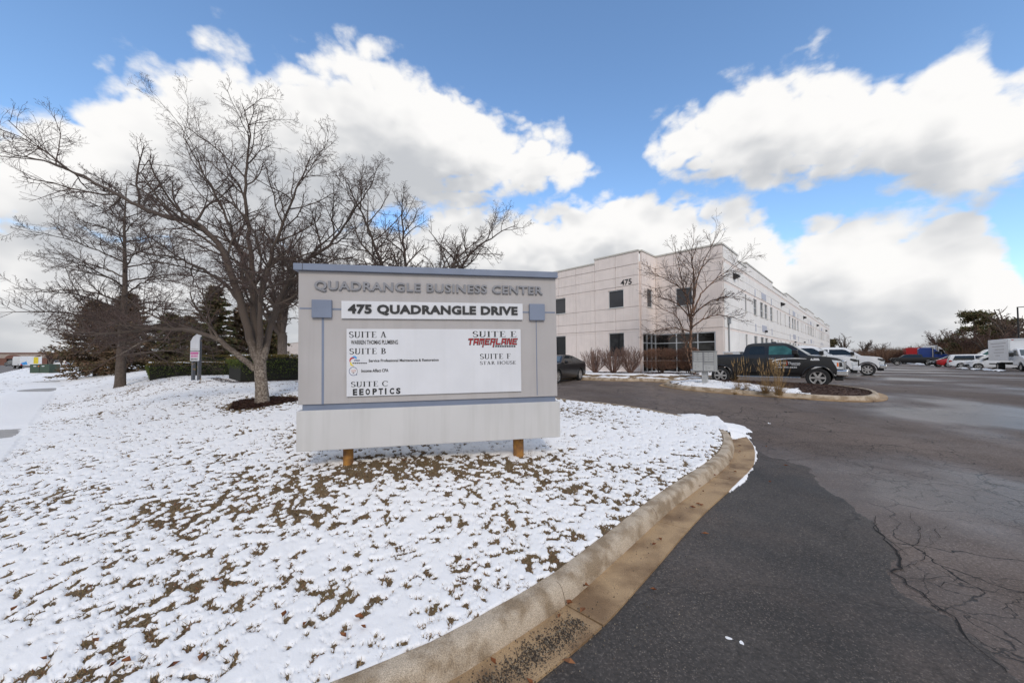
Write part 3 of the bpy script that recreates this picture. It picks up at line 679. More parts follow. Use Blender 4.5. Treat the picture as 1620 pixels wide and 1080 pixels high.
    for t, z in ((13.3, 4.4), (31.6, 3.95), (40.9, 4.2)):
        MB().box(t - .1, t + .1, .165, .36, z - .1, z + .08, Mc).build('wall_light', m_black, building, fix=True)
    pb = MB(); pb.tube([Mc @ Vector((.95, .19, GZ)), Mc @ Vector((.95, .19, 4.3))], .05, 8).box(.78, 1.12, .145, .30, 4.3, 4.72, Mc); pb.build('conduit', m_pipe, building, fix=True)
    # house number
    num = text_mesh('475', bold=.02); fit_text(num, 'house_number', m_black, building, Vector((1.36, 0, 0)), AX * -1, -1, .86, .42, 7.30, .16, Vector((0, 0, 0)))
def text_mesh(s, bold=0.0, ext=0.0, shear=0.0, spacing=1.0):
    c = bpy.data.curves.new('lettering', 'FONT'); c.body = s; c.offset = bold; c.extrude = ext; c.shear = shear; c.space_character = spacing; c.resolution_u = 3
    o = bpy.data.objects.new('lettering', c); me = bpy.data.meshes.new_from_object(o); bpy.data.objects.remove(o); me.materials.clear(); return me
def norm_text(me):                          # to the unit box
    co = np.zeros(len(me.vertices) * 3, np.float32); me.vertices.foreach_get('co', co); co = co.reshape(-1, 3); a = co.min(0); b = co.max(0); s = b - a; s[s < 1e-6] = 1
    co = (co - a) / s; return co, s
def fit_text(me, name, m, parent, start, d, sgn, w, h, z0, off, o):
    """letters on an upright wall: start = local point of the left end, d = reading direction"""
    d = d.normalized(); n = Vector((d.y, -d.x, 0)); co, s = norm_text(me); base = o + AX * start.x
    out = [tuple(base + d * float(c[0]) * w + n * (off + float(c[2]) * .03) + Vector((0, 0, z0 + float(c[1]) * h))) for c in co]
    me.vertices.foreach_set('co', np.array(out, np.float32).ravel()); me.update(); return meshobj(name, me, m, parent)
build_building()
# neighbouring wall seen beyond the trees
nb = thing('warehouse', 'long low pale warehouse wall seen behind the clipped hedge and trees', 'warehouse', PC + AX * 64 + CX * 3)
dl = AX
Mn = Matrix(((AX.x, CX.x, 0, 0), (AX.y, CX.y, 0, 0), (0, 0, 1, 0), (0, 0, 0, 1)))
MB().box(0, 80, .14, 30, 0, 6.1, Mn).build('wall_core', m_joint, nb, fix=True)
for k in range(20):
    for z0, z1 in ((.3, 2.2), (2.22, 4.3), (4.32, 6.2)): MB().box(k * 4 + .01, k * 4 + 3.99, 0, .14, z0, z1, Mn).build('panel', m_pink, nb, fix=True)
MB().box(0, 80, -.05, .5, 6.2, 6.32, Mn).build('coping', m_coping, nb, fix=True)

# ------------------------------------------------------------------ monument sign
m_sgrey = M('sign_grey', (.385, .36, .35), .8, streak=.22, var=.05, scale=1.2, bump=.3, bscale=220, bdist=.003, col2=(.43, .405, .395))
m_sbase = M('sign_base_white', (.54, .525, .51), .8, streak=.28, var=.05, scale=.9, bump=.25, bscale=220, bdist=.003)
m_sblue = M('sign_blue_metal', (.17, .20, .27), .5, var=.08, scale=3)
m_slett = M('sign_grey_letters', (.22, .22, .235), .6, var=.06)
m_sboard = M('sign_white_board', (.64, .64, .66), .25, var=.05, scale=1.6, streak=.12)
m_sblack = M('sign_black_letters', (.015, .015, .016), .4, var=.1)
m_sred = M('sign_red', (.45, .02, .025), .45); m_slb = M('sign_light_blue', (.06, .30, .65), .45); m_syel = M('sign_yellow', (.70, .55, .03), .45); m_snavy = M('sign_navy', (.05, .07, .18), .45); m_sorange = M('sign_orange', (.65, .25, .12), .5)
m_rust = M('rusty_steel', (.16, .075, .03), .8, col2=(.42, .20, .04), scale=7, thr=(.35, .65), bump=.4, bscale=60)
sl = SIGN_L.copy(); sl.z = 0
sign = thing('monument_sign', 'large grey monument sign with blue coping and white tenant board on rusty posts', 'sign', (sl.x, sl.y, 0))
sign.rotation_euler = (0, RAD(-.55), math.atan2(SIGN_DIR.y, SIGN_DIR.x))
SM = Matrix.Translation(sign.location) @ sign.rotation_euler.to_matrix().to_4x4(); SMI = SM.inverted()
def sp(px, py, off=0.0):                    # point on the sign's front plane, in sign coordinates (x, z)
    o = SMI @ Vector((0, 0, CAMZ)); d = SMI.to_3x3() @ ray(px, py); t = (off - o.y) / d.y; p = o + d * t; return p.x, p.z
def sbox(name, m, pxa, pxb, y0, y1, parent=sign, bevel=.0, ref=0.0):
    (x0, z1), (x1, z0) = sp(*pxa, ref), sp(*pxb, ref); return MB().box(x0, x1, y0, y1, z0, z1).build(name, m, parent, fix=True, bevel=bevel)
def stext(name, m, txt, corners, ext=.004, off=-.004, bold=.0, shear=0.0, spacing=1.0, me=None, parent=sign, ref=0.0):
    """corners: pixel of lower left and upper right of the lettering"""
    (x0, z0), (x1, z1) = sp(*corners[0], ref), sp(*corners[1], ref); me = me or text_mesh(txt, bold, .01, shear, spacing); co, s = norm_text(me)
    me.vertices.foreach_set('co', np.stack([x0 + co[:, 0] * (x1 - x0), off - co[:, 2] * ext, z0 + co[:, 1] * (z1 - z0)], 1).astype(np.float32).ravel()); me.update()
    if ext >= .01 or 'suite' in name:
        root_ = None
        for g_ in glyphs(me):
            root_ = meshobj(name, g_, m, parent)
        return root_
    return meshobj(name, me, m, parent)
def glyphs(me):                              # one mesh per letter
    n = len(me.vertices); par = list(range(n))
    def fd(a):
        while par[a] != a: par[a] = par[par[a]]; a = par[a]
        return a
    for e in me.edges: par[fd(e.vertices[0])] = fd(e.vertices[1])
    box = {}
    for v in me.vertices: r = fd(v.index); b = box.setdefault(r, [v.co.x, v.co.x]); b[0] = min(b[0], v.co.x); b[1] = max(b[1], v.co.x)
    grp = []; gid = {}
    for r, (a, b) in sorted(box.items(), key=lambda t: t[1][0]):
        if grp and a < grp[-1] - 1e-5: grp[-1] = max(grp[-1], b)
        else: grp.append(b)
        gid[r] = len(grp) - 1
    out = [MB() for _ in grp]; idx = [{} for _ in grp]
    for f in me.polygons:
        g = gid[fd(f.vertices[0])]; q = []
        for v in f.vertices:
            if v not in idx[g]: idx[g][v] = len(out[g].v); out[g].v.append(tuple(me.vertices[v].co))
            q.append(idx[g][v])
        out[g].f.append(tuple(q))
    return [o.mesh('letter') for o in out]
# plain serif capitals drawn as strokes: thick stems, thin hairlines, small feet
def serif_mesh(txt):
    mb = MB(); x = 0.0; TK, TN = .16, .085
    def rect(x0, y0, x1, y1): mb.quad((x + x0, y0, 0), (x + x1, y0, 0), (x + x1, y1, 0), (x + x0, y1, 0))
    def line(x0, y0, x1, y1, w0, w1=None):
        w1 = w0 if w1 is None else w1; mb.quad((x + x0 - w0 / 2, y0, 0), (x + x0 + w0 / 2, y0, 0), (x + x1 + w1 / 2, y1, 0), (x + x1 - w1 / 2, y1, 0))
    def arc(cx, cy, rx, ry, a0, a1, thick=True, n=12):
        for k in range(n):
            a, b = RAD(a0 + (a1 - a0) * k / n), RAD(a0 + (a1 - a0) * (k + 1) / n)
            def w(t): return TN + (TK - TN) * abs(math.cos(t)) ** 1.5
            def P(t, s): return (x + cx + (rx + s * w(t) / 2) * math.cos(t), cy + (ry + s * TN / 2) * math.sin(t), 0)
            mb.quad(P(a, -1), P(a, 1), P(b, 1), P(b, -1))
    for ch in txt:
        if ch == ' ': x += .38; continue
        if ch == 'S': arc(.27, .74, .20, .235, 35, 250); arc(.27, .26, .22, .235, -145, 95); rect(.42, .70, .46, .95); rect(.04, .05, .08, .32); line(.19, .55, .36, .42, .14); w = .56
        elif ch == 'U': rect(.12, .25, .12 + TK, 1); rect(.60, .25, .60 + TN, 1); arc(.385, .27, .225, .255, 180, 360); rect(.02, .96, .34, 1); rect(.50, .96, .74, 1); w = .80
        elif ch == 'I': rect(.12, 0, .12 + TK, 1); rect(.02, 0, .35, .04); rect(.02, .96, .35, 1); w = .42
        elif ch == 'T': rect(.30, 0, .30 + TK, 1); rect(.02, .95, .71, 1); rect(.02, .80, .06, .95); rect(.67, .80, .71, .95); rect(.20, 0, .53, .04); w = .78
        elif ch in 'EF':
            rect(.12, 0, .12 + TK, 1); rect(.02, .95, .60, 1); rect(.56, .78, .60, .95); rect(.24, .49, .48, .54); rect(.45, .42, .48, .62); rect(.02, 0, .35, .04)
            if ch == 'E': rect(.24, 0, .64, .05); rect(.60, .05, .64, .25)
            w = .72 if ch == 'E' else .66
        elif ch == 'A': line(.14, 0, .36, 1, TN); line(.62, 0, .38, 1, TK); rect(.22, .32, .54, .37); rect(0, 0, .28, .04); rect(.46, 0, .78, .04); w = .84
        elif ch in 'BR':
            rect(.12, 0, .12 + TK, 1); rect(.02, .96, .30, 1); arc(.30, .745, .22, .23, -90, 90); rect(.02, 0, .34, .04)
            if ch == 'B': arc(.30, .265, .28, .24, -90, 90)
            else: line(.66, 0, .34, .52, TK); rect(.56, 0, .76, .04)
            w = .68 if ch == 'B' else .78
        elif ch == 'C': arc(.42, .5, .34, .48, 42, 318, n=20); rect(.68, .70, .72, .95); w = .82
        elif ch == 'O': arc(.44, .5, .36, .48, 0, 360, n=24); w = .92
        elif ch == 'H':
            for q in (.10, .60): rect(q, 0, q + TK, 1); rect(q - .09, 0, q + TK + .09, .04); rect(q - .09, .96, q + TK + .09, 1)
            rect(.2, .49, .62, .54); w = .86
        x += w + .03
    return mb.mesh('lettering')
def build_sign():
    D = .55
    # body, base, recess band, coping, posts
    xl, zt = sp(472, 428); xr, _ = sp(879, 440); _, zb = sp(471, 640.5); _, zr0 = sp(471, 650); _, zbot = sp(471, 714)
    _, zc = sp(470, 417.5)
    MB().box(xl, xr, 0, D, zb, zt).build('upper_body', m_sgrey, sign, fix=True, bevel=.008)
    MB().box(xl + .05, xr - .03, .03, D - .03, zr0, zb).build('recessed_band', m_sblue, sign, fix=True)
    MB().box(xl - .012, xr + .03, -.03, D + .03, zbot, zr0).build('base', m_sbase, sign, fix=True, bevel=.008)
    cp = MB().box(xl - .05, xr + .02, -.06, D + .06, zt, zc).build('coping', m_sblue, sign, fix=True, bevel=.006)
    MB().box(xl + .072, xl + .078, -.063, -.058, zt + .004, zc - .004).build('seam', m_black, cp, fix=True)
    for pxx, py in ((551, 745), (820, 732)):
        x0, _ = sp(pxx - 8.2, 700, .25); x1, _ = sp(pxx + 8.2, 700, .25); xm = (x0 + x1) / 2; r = (x1 - x0) / 2; w = SM @ Vector((xm, .25, 0)); zg = lawn_z(w.x, w.y)
        MB().tube([(xm, .25, zg - .3), (xm, .25, zbot + .1)], r, 18).build('post', m_rust, sign, smooth=40)
    # blue lines and squares
    for a, b in (((474, 486.5), (495, 489)), ((525, 487.5), (541, 490.5))): sbox('stripe', m_sblue, a, b, -.004, .004)
    for a, b in (((825, 492.5), (837, 495)), ((860, 493), (878, 495.5))): sbox('stripe', m_sblue, a, b, -.004, .004)
    sbox('stripe', m_sblue, (509, 503), (512.5, 639), -.004, .004); sbox('stripe', m_sblue, (847.5, 506), (850.5, 625), -.004, .004)
    sbox('square_boss', m_sblue, (494.5, 474.5), (526, 503), -.05, .0, bevel=.006); sbox('square_boss', m_sblue, (836.5, 481), (861, 507), -.05, .0, bevel=.006)
    stext('title_lettering', m_slett, 'QUADRANGLE BUSINESS CENTER', ((498, 461), (858, 453.5)), ext=.03, off=-.002, bold=.028, spacing=1.08)
    pb = MB(); (x0, z0), (x1, z1) = sp(541, 504), sp(826, 481); pb.box(x0, x1, -.035, 0, z0, z1); pn = pb.build('address_panel', m_sboard, sign, fix=True, bevel=.003)
    stext('address_lettering', m_sblack, '475 QUADRANGLE DRIVE', ((551.5, 498.8), (818, 485.5)), ext=.012, off=-.036, bold=.045, spacing=1.06, parent=pn)
    (x0, z0), (x1, z1) = sp(549, 627), sp(823, 521); bd = MB().box(x0, x1, -.03, 0, z0, z1).build('tenant_board', m_sboard, sign, fix=True, bevel=.003)
    E_, OF = .0015, -.0315
    def ser(t, c): stext('suite_lettering', m_sblack, t, c, E_, OF, me=serif_mesh(t), parent=bd)
    def san(n_, t, c, bold=.0, m=m_sblack, shear=0.0, spacing=1.0): stext(n_, m, t, c, E_, OF, bold, shear, spacing, parent=bd)
    ser('SUITE A', ((553, 534.5), (612, 524.5))); ser('SUITE B', ((553.5, 560.5), (611, 550.5))); ser('SUITE C', ((556, 612), (614, 602)))
    ser('SUITE E', ((747.5, 533.5), (816, 524))); ser('SUITE F', ((759, 568), (807, 559))); ser('STAR HOUSE', ((759, 576.8), (815.5, 570.5)))
    san('tenant_lettering', 'WARREN THOMAS PLUMBING', ((556, 545), (630, 537.8)), .018)
    san('tenant_lettering', 'Service Professional Maintenance & Restoration', ((584, 572.6), (694, 566.8)), .022)
    san('tenant_lettering', 'Income Affect CPA', ((572.5, 588.8), (615, 583)), .022)
    for k, ch in enumerate('EEOPTICS'):
        xx = (559, 569, 579, 590, 599.5, 609.5, 617, 627)[k]; san('tenant_lettering', ch, ((xx, 624.8 - k * .3), (xx + (2.4 if ch == 'I' else 7.0), 614.6 - k * .25)), .045)
    def dashes(xa, xb, ya, yb, n_):              # print too small to read
        mb = MB(); st = (xb - xa) / n_
        for k in range(n_):
            (u0, v0), (u1, v1) = sp(xa + st * k, ya), sp(xa + st * (k + .78), yb); mb.quad((u0, OF - E_, v0), (u1, OF - E_, v0), (u1, OF - E_, v1), (u0, OF - E_, v1))
        mb.build('small_print', m_sblack, bd)
    # swirl emblem, ring emblem
    def blade(m, cx, cy, r0, a0, a1, th):
        mb = MB(); n_ = 14
        for k in range(n_):
            def P(t, s):
                a = RAD(a0 + (a1 - a0) * t); w = th * math.sin(math.pi * (.12 + .88 * t) ** .8) ; rr = r0 + s * w; X, Z = sp(cx + rr * math.cos(a), cy - rr * math.sin(a)); return (X, OF - E_, Z)
            mb.quad(P(k / n_, 0), P(k / n_, 1), P((k + 1) / n_, 1), P((k + 1) / n_, 0))
        mb.build('emblem', m, bd)
    blade(m_slb, 560, 570, 4.5, 30, 130, 3.0); blade(m_sred, 560, 572, 5.0, 75, 200, 2.6); blade(m_syel, 561, 573.5, 4.2, 170, 275, 2.6)
    san('emblem_lettering', 'SPM&R', ((560.5, 571.2), (570, 568.8)), .01, m_snavy, .3)
    dashes(558.5, 582, 575, 573.4, 7)
    def ring(m, cx, cy, r0, r1, a0=0, a1=360, n_=26):
        mb = MB()
        for k in range(n_):
            def P(a, r): a = RAD(a); X, Z = sp(cx + r * math.cos(a), cy - r * math.sin(a)); return (X, OF - E_, Z)
            a, b = a0 + (a1 - a0) * k / n_, a0 + (a1 - a0) * (k + 1) / n_; mb.quad(P(a, r0), P(a, r1), P(b, r1), P(b, r0))
        mb.build('emblem', m, bd)
    ring(m_snavy, 559.8, 587, 6.2, 6.9, 40, 300); ring(m_slett, 559.8, 587, 6.2, 6.8, -60, 40); ring(m_snavy, 564.8, 592, 0, .9)
    san('emblem_lettering', 'INCOME', ((556, 586.2), (564, 584.9)), .01, m_sorange); san('emblem_lettering', 'AFFECT', ((556.8, 588.2), (563.4, 587)), .01, m_sorange); san('emblem_lettering', 'CPA', ((558.6, 590.6), (561.4, 589.2)), .02)
    # angular red company lettering with a dark outline
    AN = {'T': [(0, .78, 1, 1), (.38, 0, .62, .78)], 'A': [(0, 0, .24, 1), (.24, .78, .76, 1), (.76, 0, 1, 1), (.24, .32, .76, .5)], 'M': [(0, 0, .2, 1), (.2, .75, .8, 1), (.42, .1, .6, .75), (.8, -.38, 1, 1)], 'E': [(0, 0, .24, 1), (.24, .8, 1, 1), (.24, .42, .85, .6), (.24, 0, 1, .2)],
          'R': [(0, 0, .24, 1), (.24, .8, 1, 1), (.78, .42, 1, .8), (.24, .38, 1, .56), (.66, -.38, .9, .38)], 'L': [(0, 0, .24, 1), (.24, 0, 1, .2)], 'N': [(0, 0, .22, 1), (.22, .72, .5, 1), (.42, .3, .62, .75), (.78, 0, 1, 1), (.55, 0, .78, .35)]}
    for m, grow, oo in ((m_sblack, .055, 0), (m_sred, -.03, .0012)):
        mb = MB(); (xa, za), (xb, zb_) = sp(739.5, 545.5), sp(817, 535.5); adv = (xb - xa) / 8.9; h = zb_ - za
        for k, ch in enumerate('TAMERLANE'):
            for a, b, c, d in AN[ch]:
                q = [(a - grow, b - grow), (c + grow, b - grow), (c + grow, d + grow), (a - grow, d + grow)]
                mb.quad(*[(xa + adv * (k + u * .84) + v * h * .18, OF - E_ - oo, za + v * h) for u, v in q])
        mb.build('tenant_lettering', m, bd)
    dashes(783, 815.5, 549, 546.6, 9)
build_sign()
# ------------------------------------------------------------------ trees and shrubs
m_bark = M('mottled_bark', (.12, .09, .068), .9, col2=(.30, .25, .20), scale=22, thr=(.42, .60), bump=1, bscale=45, bdist=.02, detail=6)
def age_bark():                            # pale flaking bark on the old bole, plain brown on the younger wood above
    m = m_bark; N, L = nodes(m); b = N['Principled BSDF']; src = b.inputs['Base Color'].links[0].from_socket; tc = N.new('ShaderNodeTexCoord'); sx = N.new('ShaderNodeSeparateXYZ'); L.new(tc.outputs['Object'], sx.inputs[0])
    n = N.new('ShaderNodeTexNoise'); n.inputs['Scale'].default_value = 5; L.new(tc.outputs['Object'], n.inputs['Vector']); a = N.new('ShaderNodeMath'); a.operation = 'MULTIPLY_ADD'; L.new(n.outputs[0], a.inputs[0]); a.inputs[1].default_value = 1.2; L.new(sx.outputs[2], a.inputs[2])
    r = N.new('ShaderNodeMapRange'); r.inputs['From Min'].default_value = 1.5; r.inputs['From Max'].default_value = 2.5; L.new(a.outputs[0], r.inputs[0]); x = N.new('ShaderNodeMix'); x.data_type = 'RGBA'; L.new(r.outputs[0], x.inputs[0]); L.new(src, x.inputs[6]); x.inputs[7].default_value = (.085, .063, .049, 1); L.new(x.outputs[2], b.inputs['Base Color'])
age_bark()
m_bark2 = M('brown_bark', (.06, .044, .034), .9, col2=(.12, .092, .072), scale=14, bump=1, bscale=45, bdist=.02)
m_birch = M('peeling_bark', (.065, .038, .028), .85, col2=(.30, .17, .10), scale=7, thr=(.46, .68), bump=.8, bscale=40, bdist=.01)
m_twig = M('twig_bark', (.085, .056, .046), .9, var=.25, scale=3)
m_twigr = M('reddish_twigs', (.085, .045, .035), .9, var=.25, scale=3)
m_twigb = M('pale_brown_twigs', (.12, .08, .058), .9, var=.3, scale=2)
m_need = island_mat('pine_needles', [(.05, .05, .02), (.08, .088, .034), (.12, .12, .045), (.115, .072, .04), (.17, .11, .06), (.07, .078, .028)], .7)
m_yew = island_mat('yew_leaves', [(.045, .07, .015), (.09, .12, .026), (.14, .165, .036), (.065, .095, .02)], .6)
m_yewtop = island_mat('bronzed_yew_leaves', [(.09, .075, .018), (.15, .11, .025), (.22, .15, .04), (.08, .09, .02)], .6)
m_core = M('painted_inner_shade', (.012, .012, .008), .95)
m_straw = island_mat('straw_grass', [(.30, .19, .08), (.42, .28, .13), (.22, .13, .055), (.50, .36, .19)], .8)
class Tubes:
    def __init__(s): s.g = {}
    def add(s, pts, rad, n):
        pts = np.asarray(pts, float); g = s.g.setdefault((len(pts), n), ([], [])); g[0].append(pts); g[1].append(rad)
    def mesh(s, name):
        VV, QQ, off = [], [], 0
        for (m, n), (P, R_) in s.g.items():
            P = np.array(P); R_ = np.array(R_, float); t = np.gradient(P, axis=1); t /= np.linalg.norm(t, axis=2)[..., None] + 1e-9
            ref = np.where((np.abs(t[:, 0, 2]) < .9)[:, None], np.array([0, 0, 1.0]), np.array([1.0, 0, 0]))[:, None, :]
            u = np.cross(t, np.broadcast_to(ref, t.shape)); u /= np.linalg.norm(u, axis=2)[..., None] + 1e-9; w = np.cross(t, u)
            a = np.arange(n) * 2 * np.pi / n; V = P[:, :, None] + (u[:, :, None] * np.cos(a)[:, None] + w[:, :, None] * np.sin(a)[:, None]) * R_[:, :, None, None]
            B = len(P); i = np.arange(B * m * n).reshape(B, m, n) + off; j = np.roll(i, -1, 2); QQ.append(np.stack([i[:, :-1], j[:, :-1], j[:, 1:], i[:, 1:]], -1).reshape(-1, 4)); VV.append(V.reshape(-1, 3)); off += B * m * n
        return npmesh(name, np.concatenate(VV), np.concatenate(QQ), True)
def _perp(d, rs):
    r = rs.normal(size=3); r -= d * r.dot(d); return r / (np.linalg.norm(r) + 1e-9)
def limb_children(T, TW, pts, rads, lvl, P, rs, length):
    k = int(P['n'][lvl] * P.get('dens', 1)); m = len(pts); f0 = P['from'][lvl]
    for c in range(k):
        f = f0 + (1 - f0) * (c + rs.rand()) / k; i = min(m - 2, int(f * (m - 1))); q = f * (m - 1) - i; p = pts[i] * (1 - q) + pts[i + 1] * q; d = pts[i + 1] - pts[i]; d /= np.linalg.norm(d) + 1e-9
        ang = math.radians(rs.uniform(*P['ang'])); nd = d * math.cos(ang) + _perp(d, rs) * math.sin(ang); nd[2] += P['up'][lvl] * rs.uniform(.5, 1.3); nd /= np.linalg.norm(nd)
        ln = length * P['ratio'][lvl] * rs.uniform(.6, 1.15) * (1.15 - .65 * f); ln = min(ln, P.get('lmax', 9) * rs.uniform(.8, 1.1)); r0 = min(rads[i] * .62, P['rmax'][lvl])
        branch(T, TW, p, nd, ln, r0, lvl + 1, P, rs)
def branch(T, TW, p, d, ln, r0, lvl, P, rs):
    ns = 6 if lvl <= 1 else 4 if lvl == 2 else 3
    pts = [p.copy()]; w = P['wander']; d = d.copy()
    for k in range(ns):
        d = d + rs.normal(size=3) * w; d[2] += P['trop'][min(lvl, len(P['trop']) - 1)]; d /= np.linalg.norm(d); pts.append(pts[-1] + d * ln / ns)
    pts = np.array(pts); rad = np.linspace(r0, max(P['rmin'], r0 * .35), ns + 1)
    (T if lvl <= P['mainlvl'] else TW).add(pts, rad, 6 if lvl <= 1 else 4 if lvl == 2 else 3)
    if lvl < len(P['n']): limb_children(T, TW, pts, rad, lvl, P, rs, ln)
def make_tree(name, label, base, limbs, P, seed, bark, twig, group=None, trunk=None):
    """limbs: (list of xyz, r0, r1); trunk: (list of xyz, radii)"""
    rs = np.random.RandomState(seed); T = Tubes(); TW = Tubes(); TR = Tubes(); root = thing(name, label, 'tree', base, 0, group); b = np.array(base)
    if trunk: TR.add(np.array(trunk[0]) - b, trunk[1], 14)
    for pts, r0, r1 in limbs:
        sp_ = np.array([tuple(v) for v in spline([Vector(p) for p in pts], .22)]) - b; jit = rs.normal(size=sp_.shape) * .018; jit[0] = 0; sp_ = sp_ + jit
        L_ = np.linalg.norm(np.diff(sp_, axis=0), axis=1).sum(); rad = r0 + (r1 - r0) * np.linspace(0, 1, len(sp_)) ** .8
        T.add(sp_, rad, 8); limb_children(T, TW, sp_, rad, 0, P, rs, L_)
    if trunk: meshobj('trunk', TR.mesh('trunk'), bark, root)
    meshobj('limbs', T.mesh('limbs'), bark, root); meshobj('crown', TW.mesh('crown'), twig, root); return root
m_limb = M('limb_bark', (.05, .036, .028), .9, col2=(.125, .095, .075), scale=16, thr=(.42, .62), bump=1, bscale=45, bdist=.02)
CRAB = dict(lmax=1.75, n=(21, 8, 6, 3), ratio=(.34, .56, .56, .55), ang=(32, 72), up=(.14, .08, .06, .06), trop=(.04, .05, .05, .04, .03), wander=.16, rmax=(.036, .015, .0075, .005), rmin=.003, mainlvl=1, **{'from': (.22, .18, .15, .1)})
def build_big_trees():
    b = hit(415, 639, lambda x, y: T_base(x, y) + .33); Y = b.y; global TREE1_AT; TREE1_AT = b
    zg = lawn_z(b.x, b.y); base = (b.x, b.y, zg)
    def L_(l): return [at(x, y, Y + d) for x, y, d in l]
    fork = at(411, 560, Y)
    limbs = [(L_([(409, 572, 0), (392, 520, -.2), (372, 450, -.3), (345, 385, -.3), (300, 350, -.2), (245, 338, 0), (170, 300, .2), (90, 262, .4), (5, 240, .5)]), .115, .012),
             (L_([(411, 570, 0), (403, 500, .2), (398, 420, .3), (392, 350, .2), (388, 280, 0), (394, 215, 0), (384, 165, 0)]), .11, .010),
             (L_([(416, 568, 0), (440, 480, .1), (470, 425, .2), (520, 388, .2), (560, 335, .3), (592, 285, .4)]), .10, .010),
             (L_([(404, 585, 0), (372, 558, -.3), (335, 532, -.5), (290, 522, -.7), (240, 519, -.8), (170, 528, -.9), (90, 520, -.9)]), .085, .009),
             (L_([(413, 566, 0), (412, 490, -.5), (428, 405, -.9), (458, 325, -1.2), (492, 245, -1.4)]), .085, .010),
             (L_([(411, 566, 0), (408, 480, .7), (382, 405, 1.3), (350, 325, 1.8), (302, 238, 2.2), (285, 195, 2.4)]), .085, .010),
             (L_([(408, 572, 0), (385, 490, .6), (350, 445, 1.1), (290, 412, 1.5), (220, 398, 1.8), (140, 385, 2.0)]), .08, .009),
             (L_([(415, 566, 0), (432, 500, .9), (462, 450, 1.7), (505, 420, 2.4), (560, 405, 3.0)]), .07, .009)]
    tr = ([at(416, 648, Y), at(415, 636, Y), at(414, 615, Y), at(412, 590, Y), fork + Vector((0, 0, -.05)), fork + Vector((0, 0, .22))], [.25, .185, .155, .145, .15, .08])
    make_tree('crabapple_tree', 'big spreading bare tree with mottled trunk left of the sign', base, limbs, CRAB, 11, m_bark, m_twig, None, tr)
    def generic(px, py, lift, H, spread, seed, label, name='crabapple_tree', nl=8, r=.2, bark=m_bark, P=CRAB, Y=None, bole=.22, dens=1.0, twig=m_twig, group=None):
        q = hit(px, py, lambda x, y: T_base(x, y) + lift) if Y is None else at(px, py, Y); zg_ = lawn_z(q.x, q.y) if name != 'birch_tree' else q.z
        rs = np.random.RandomState(seed); bb = Vector((q.x, q.y, zg_)); fk = bb + Vector((0, 0, H * bole)); ls = []
        for k in range(nl):
            a = 2 * math.pi * (k + rs.rand() * .6) / nl; rr = spread * rs.uniform(.55, 1.0); hh = H * (rs.uniform(.72, 1.0) if k % 3 == 0 else rs.uniform(.45, .85)); rr *= 1.0 if hh < .75 * H else .45
            e = bb + Vector((rr * math.cos(a), rr * math.sin(a), hh)); m1 = fk.lerp(e, .35) + Vector((rs.normal() * .12, rs.normal() * .12, H * .05)); m2 = fk.lerp(e, .7) + Vector((rs.normal() * .15, rs.normal() * .15, H * .06))
            ls.append(([fk - Vector((0, 0, .15)), m1, m2, e], r * .5, .010))
        PP = dict(P); PP['dens'] = dens
        return make_tree(name, label, tuple(bb), ls, PP, seed, bark, twig, group, ([bb - Vector((0, 0, .2)), bb + Vector((0, 0, .1)), bb + Vector((0, 0, H * bole * .5)), fk, fk + Vector((0, 0, .25))], [r * 1.35, r * 1.1, r * .95, r, r * .4]))
    generic(446, 597, .33, 8.2, 3.6, 21, 'bare tree with slim mottled trunk behind the clipped hedge', r=.21, bole=.26, dens=.85)
    generic(642, 560, 0, 7.8, 4.2, 34, 'bare tree rising behind the sign, only its crown showing', Y=12.5, r=.2, nl=9, dens=.95)
    # straight leader with tiers of drooping boughs
    q = hit(190, 612, lambda x, y: T_base(x, y) + .25); zg_ = lawn_z(q.x, q.y); bb = Vector((q.x, q.y, zg_)); Hh = (568 - 285) / F * q.y + (CAMZ - zg_)
    rs = np.random.RandomState(5); ls = []; lead = [bb - Vector((0, 0, .2)), bb + Vector((0, 0, .15)), bb + Vector((.02, 0, Hh * .2)), bb + Vector((.05, .05, Hh * .5)), bb + Vector((-.03, 0, Hh * .8)), bb + Vector((.05, 0, Hh))]
    for k in range(34):
        f = .15 + .8 * (k / 34) ** 1.05; a = k * 2.4 + rs.normal() * .3; ln = Hh * (.60 - .50 * f) * rs.uniform(.75, 1.15); o = bb + Vector((0, 0, Hh * f)); up = .55 * f - .05
        dv = Vector((math.cos(a), math.sin(a), up)).normalized(); e = o + dv * ln + Vector((0, 0, -.10 * ln * (1 - f))); ls.append(([o, o.lerp(e, .5) + Vector((0, 0, .08 * ln)), e], .06 * (1 - f) + .018, .006))
    OAK = dict(CRAB); OAK.update(n=(14, 7, 5), ratio=(.42, .5, .5), ang=(30, 60), up=(.12, .05, .05), trop=(.02, .02, .02, .02), wander=.10, rmax=(.022, .012, .008), rmin=.005); OAK['from'] = (.18, .15, .1)
    make_tree('oak_tree', 'bare straight-trunked tree with tiers of drooping boughs beside the sidewalk', tuple(bb), ls, OAK, 6, m_bark2, m_twig, None, (lead, [.27, .21, .16, .10, .045, .012]))
    # the birch clump in front of the entrance
    Yb = 22.0; q = at(1098, 590, Yb); bb = q; ls = []
    def bl(l, r0): ls.append(([at(x, y, Yb + d) for x, y, d in l], r0, .010))
    bl([(1099, 592, 0), (1093, 555, 0), (1093, 515, 0), (1097, 480, 0), (1104, 440, 0), (1120, 400, .3), (1135, 370, .5)], .115)
    bl([(1098, 592, .1), (1088, 560, .1), (1082, 525, .2), (1070, 500, .3), (1050, 490, .4), (1025, 475, .5)], .06)
    bl([(1093, 515, 0), (1086, 470, .2), (1078, 440, .3), (1072, 410, .4), (1065, 385, .5)], .065)
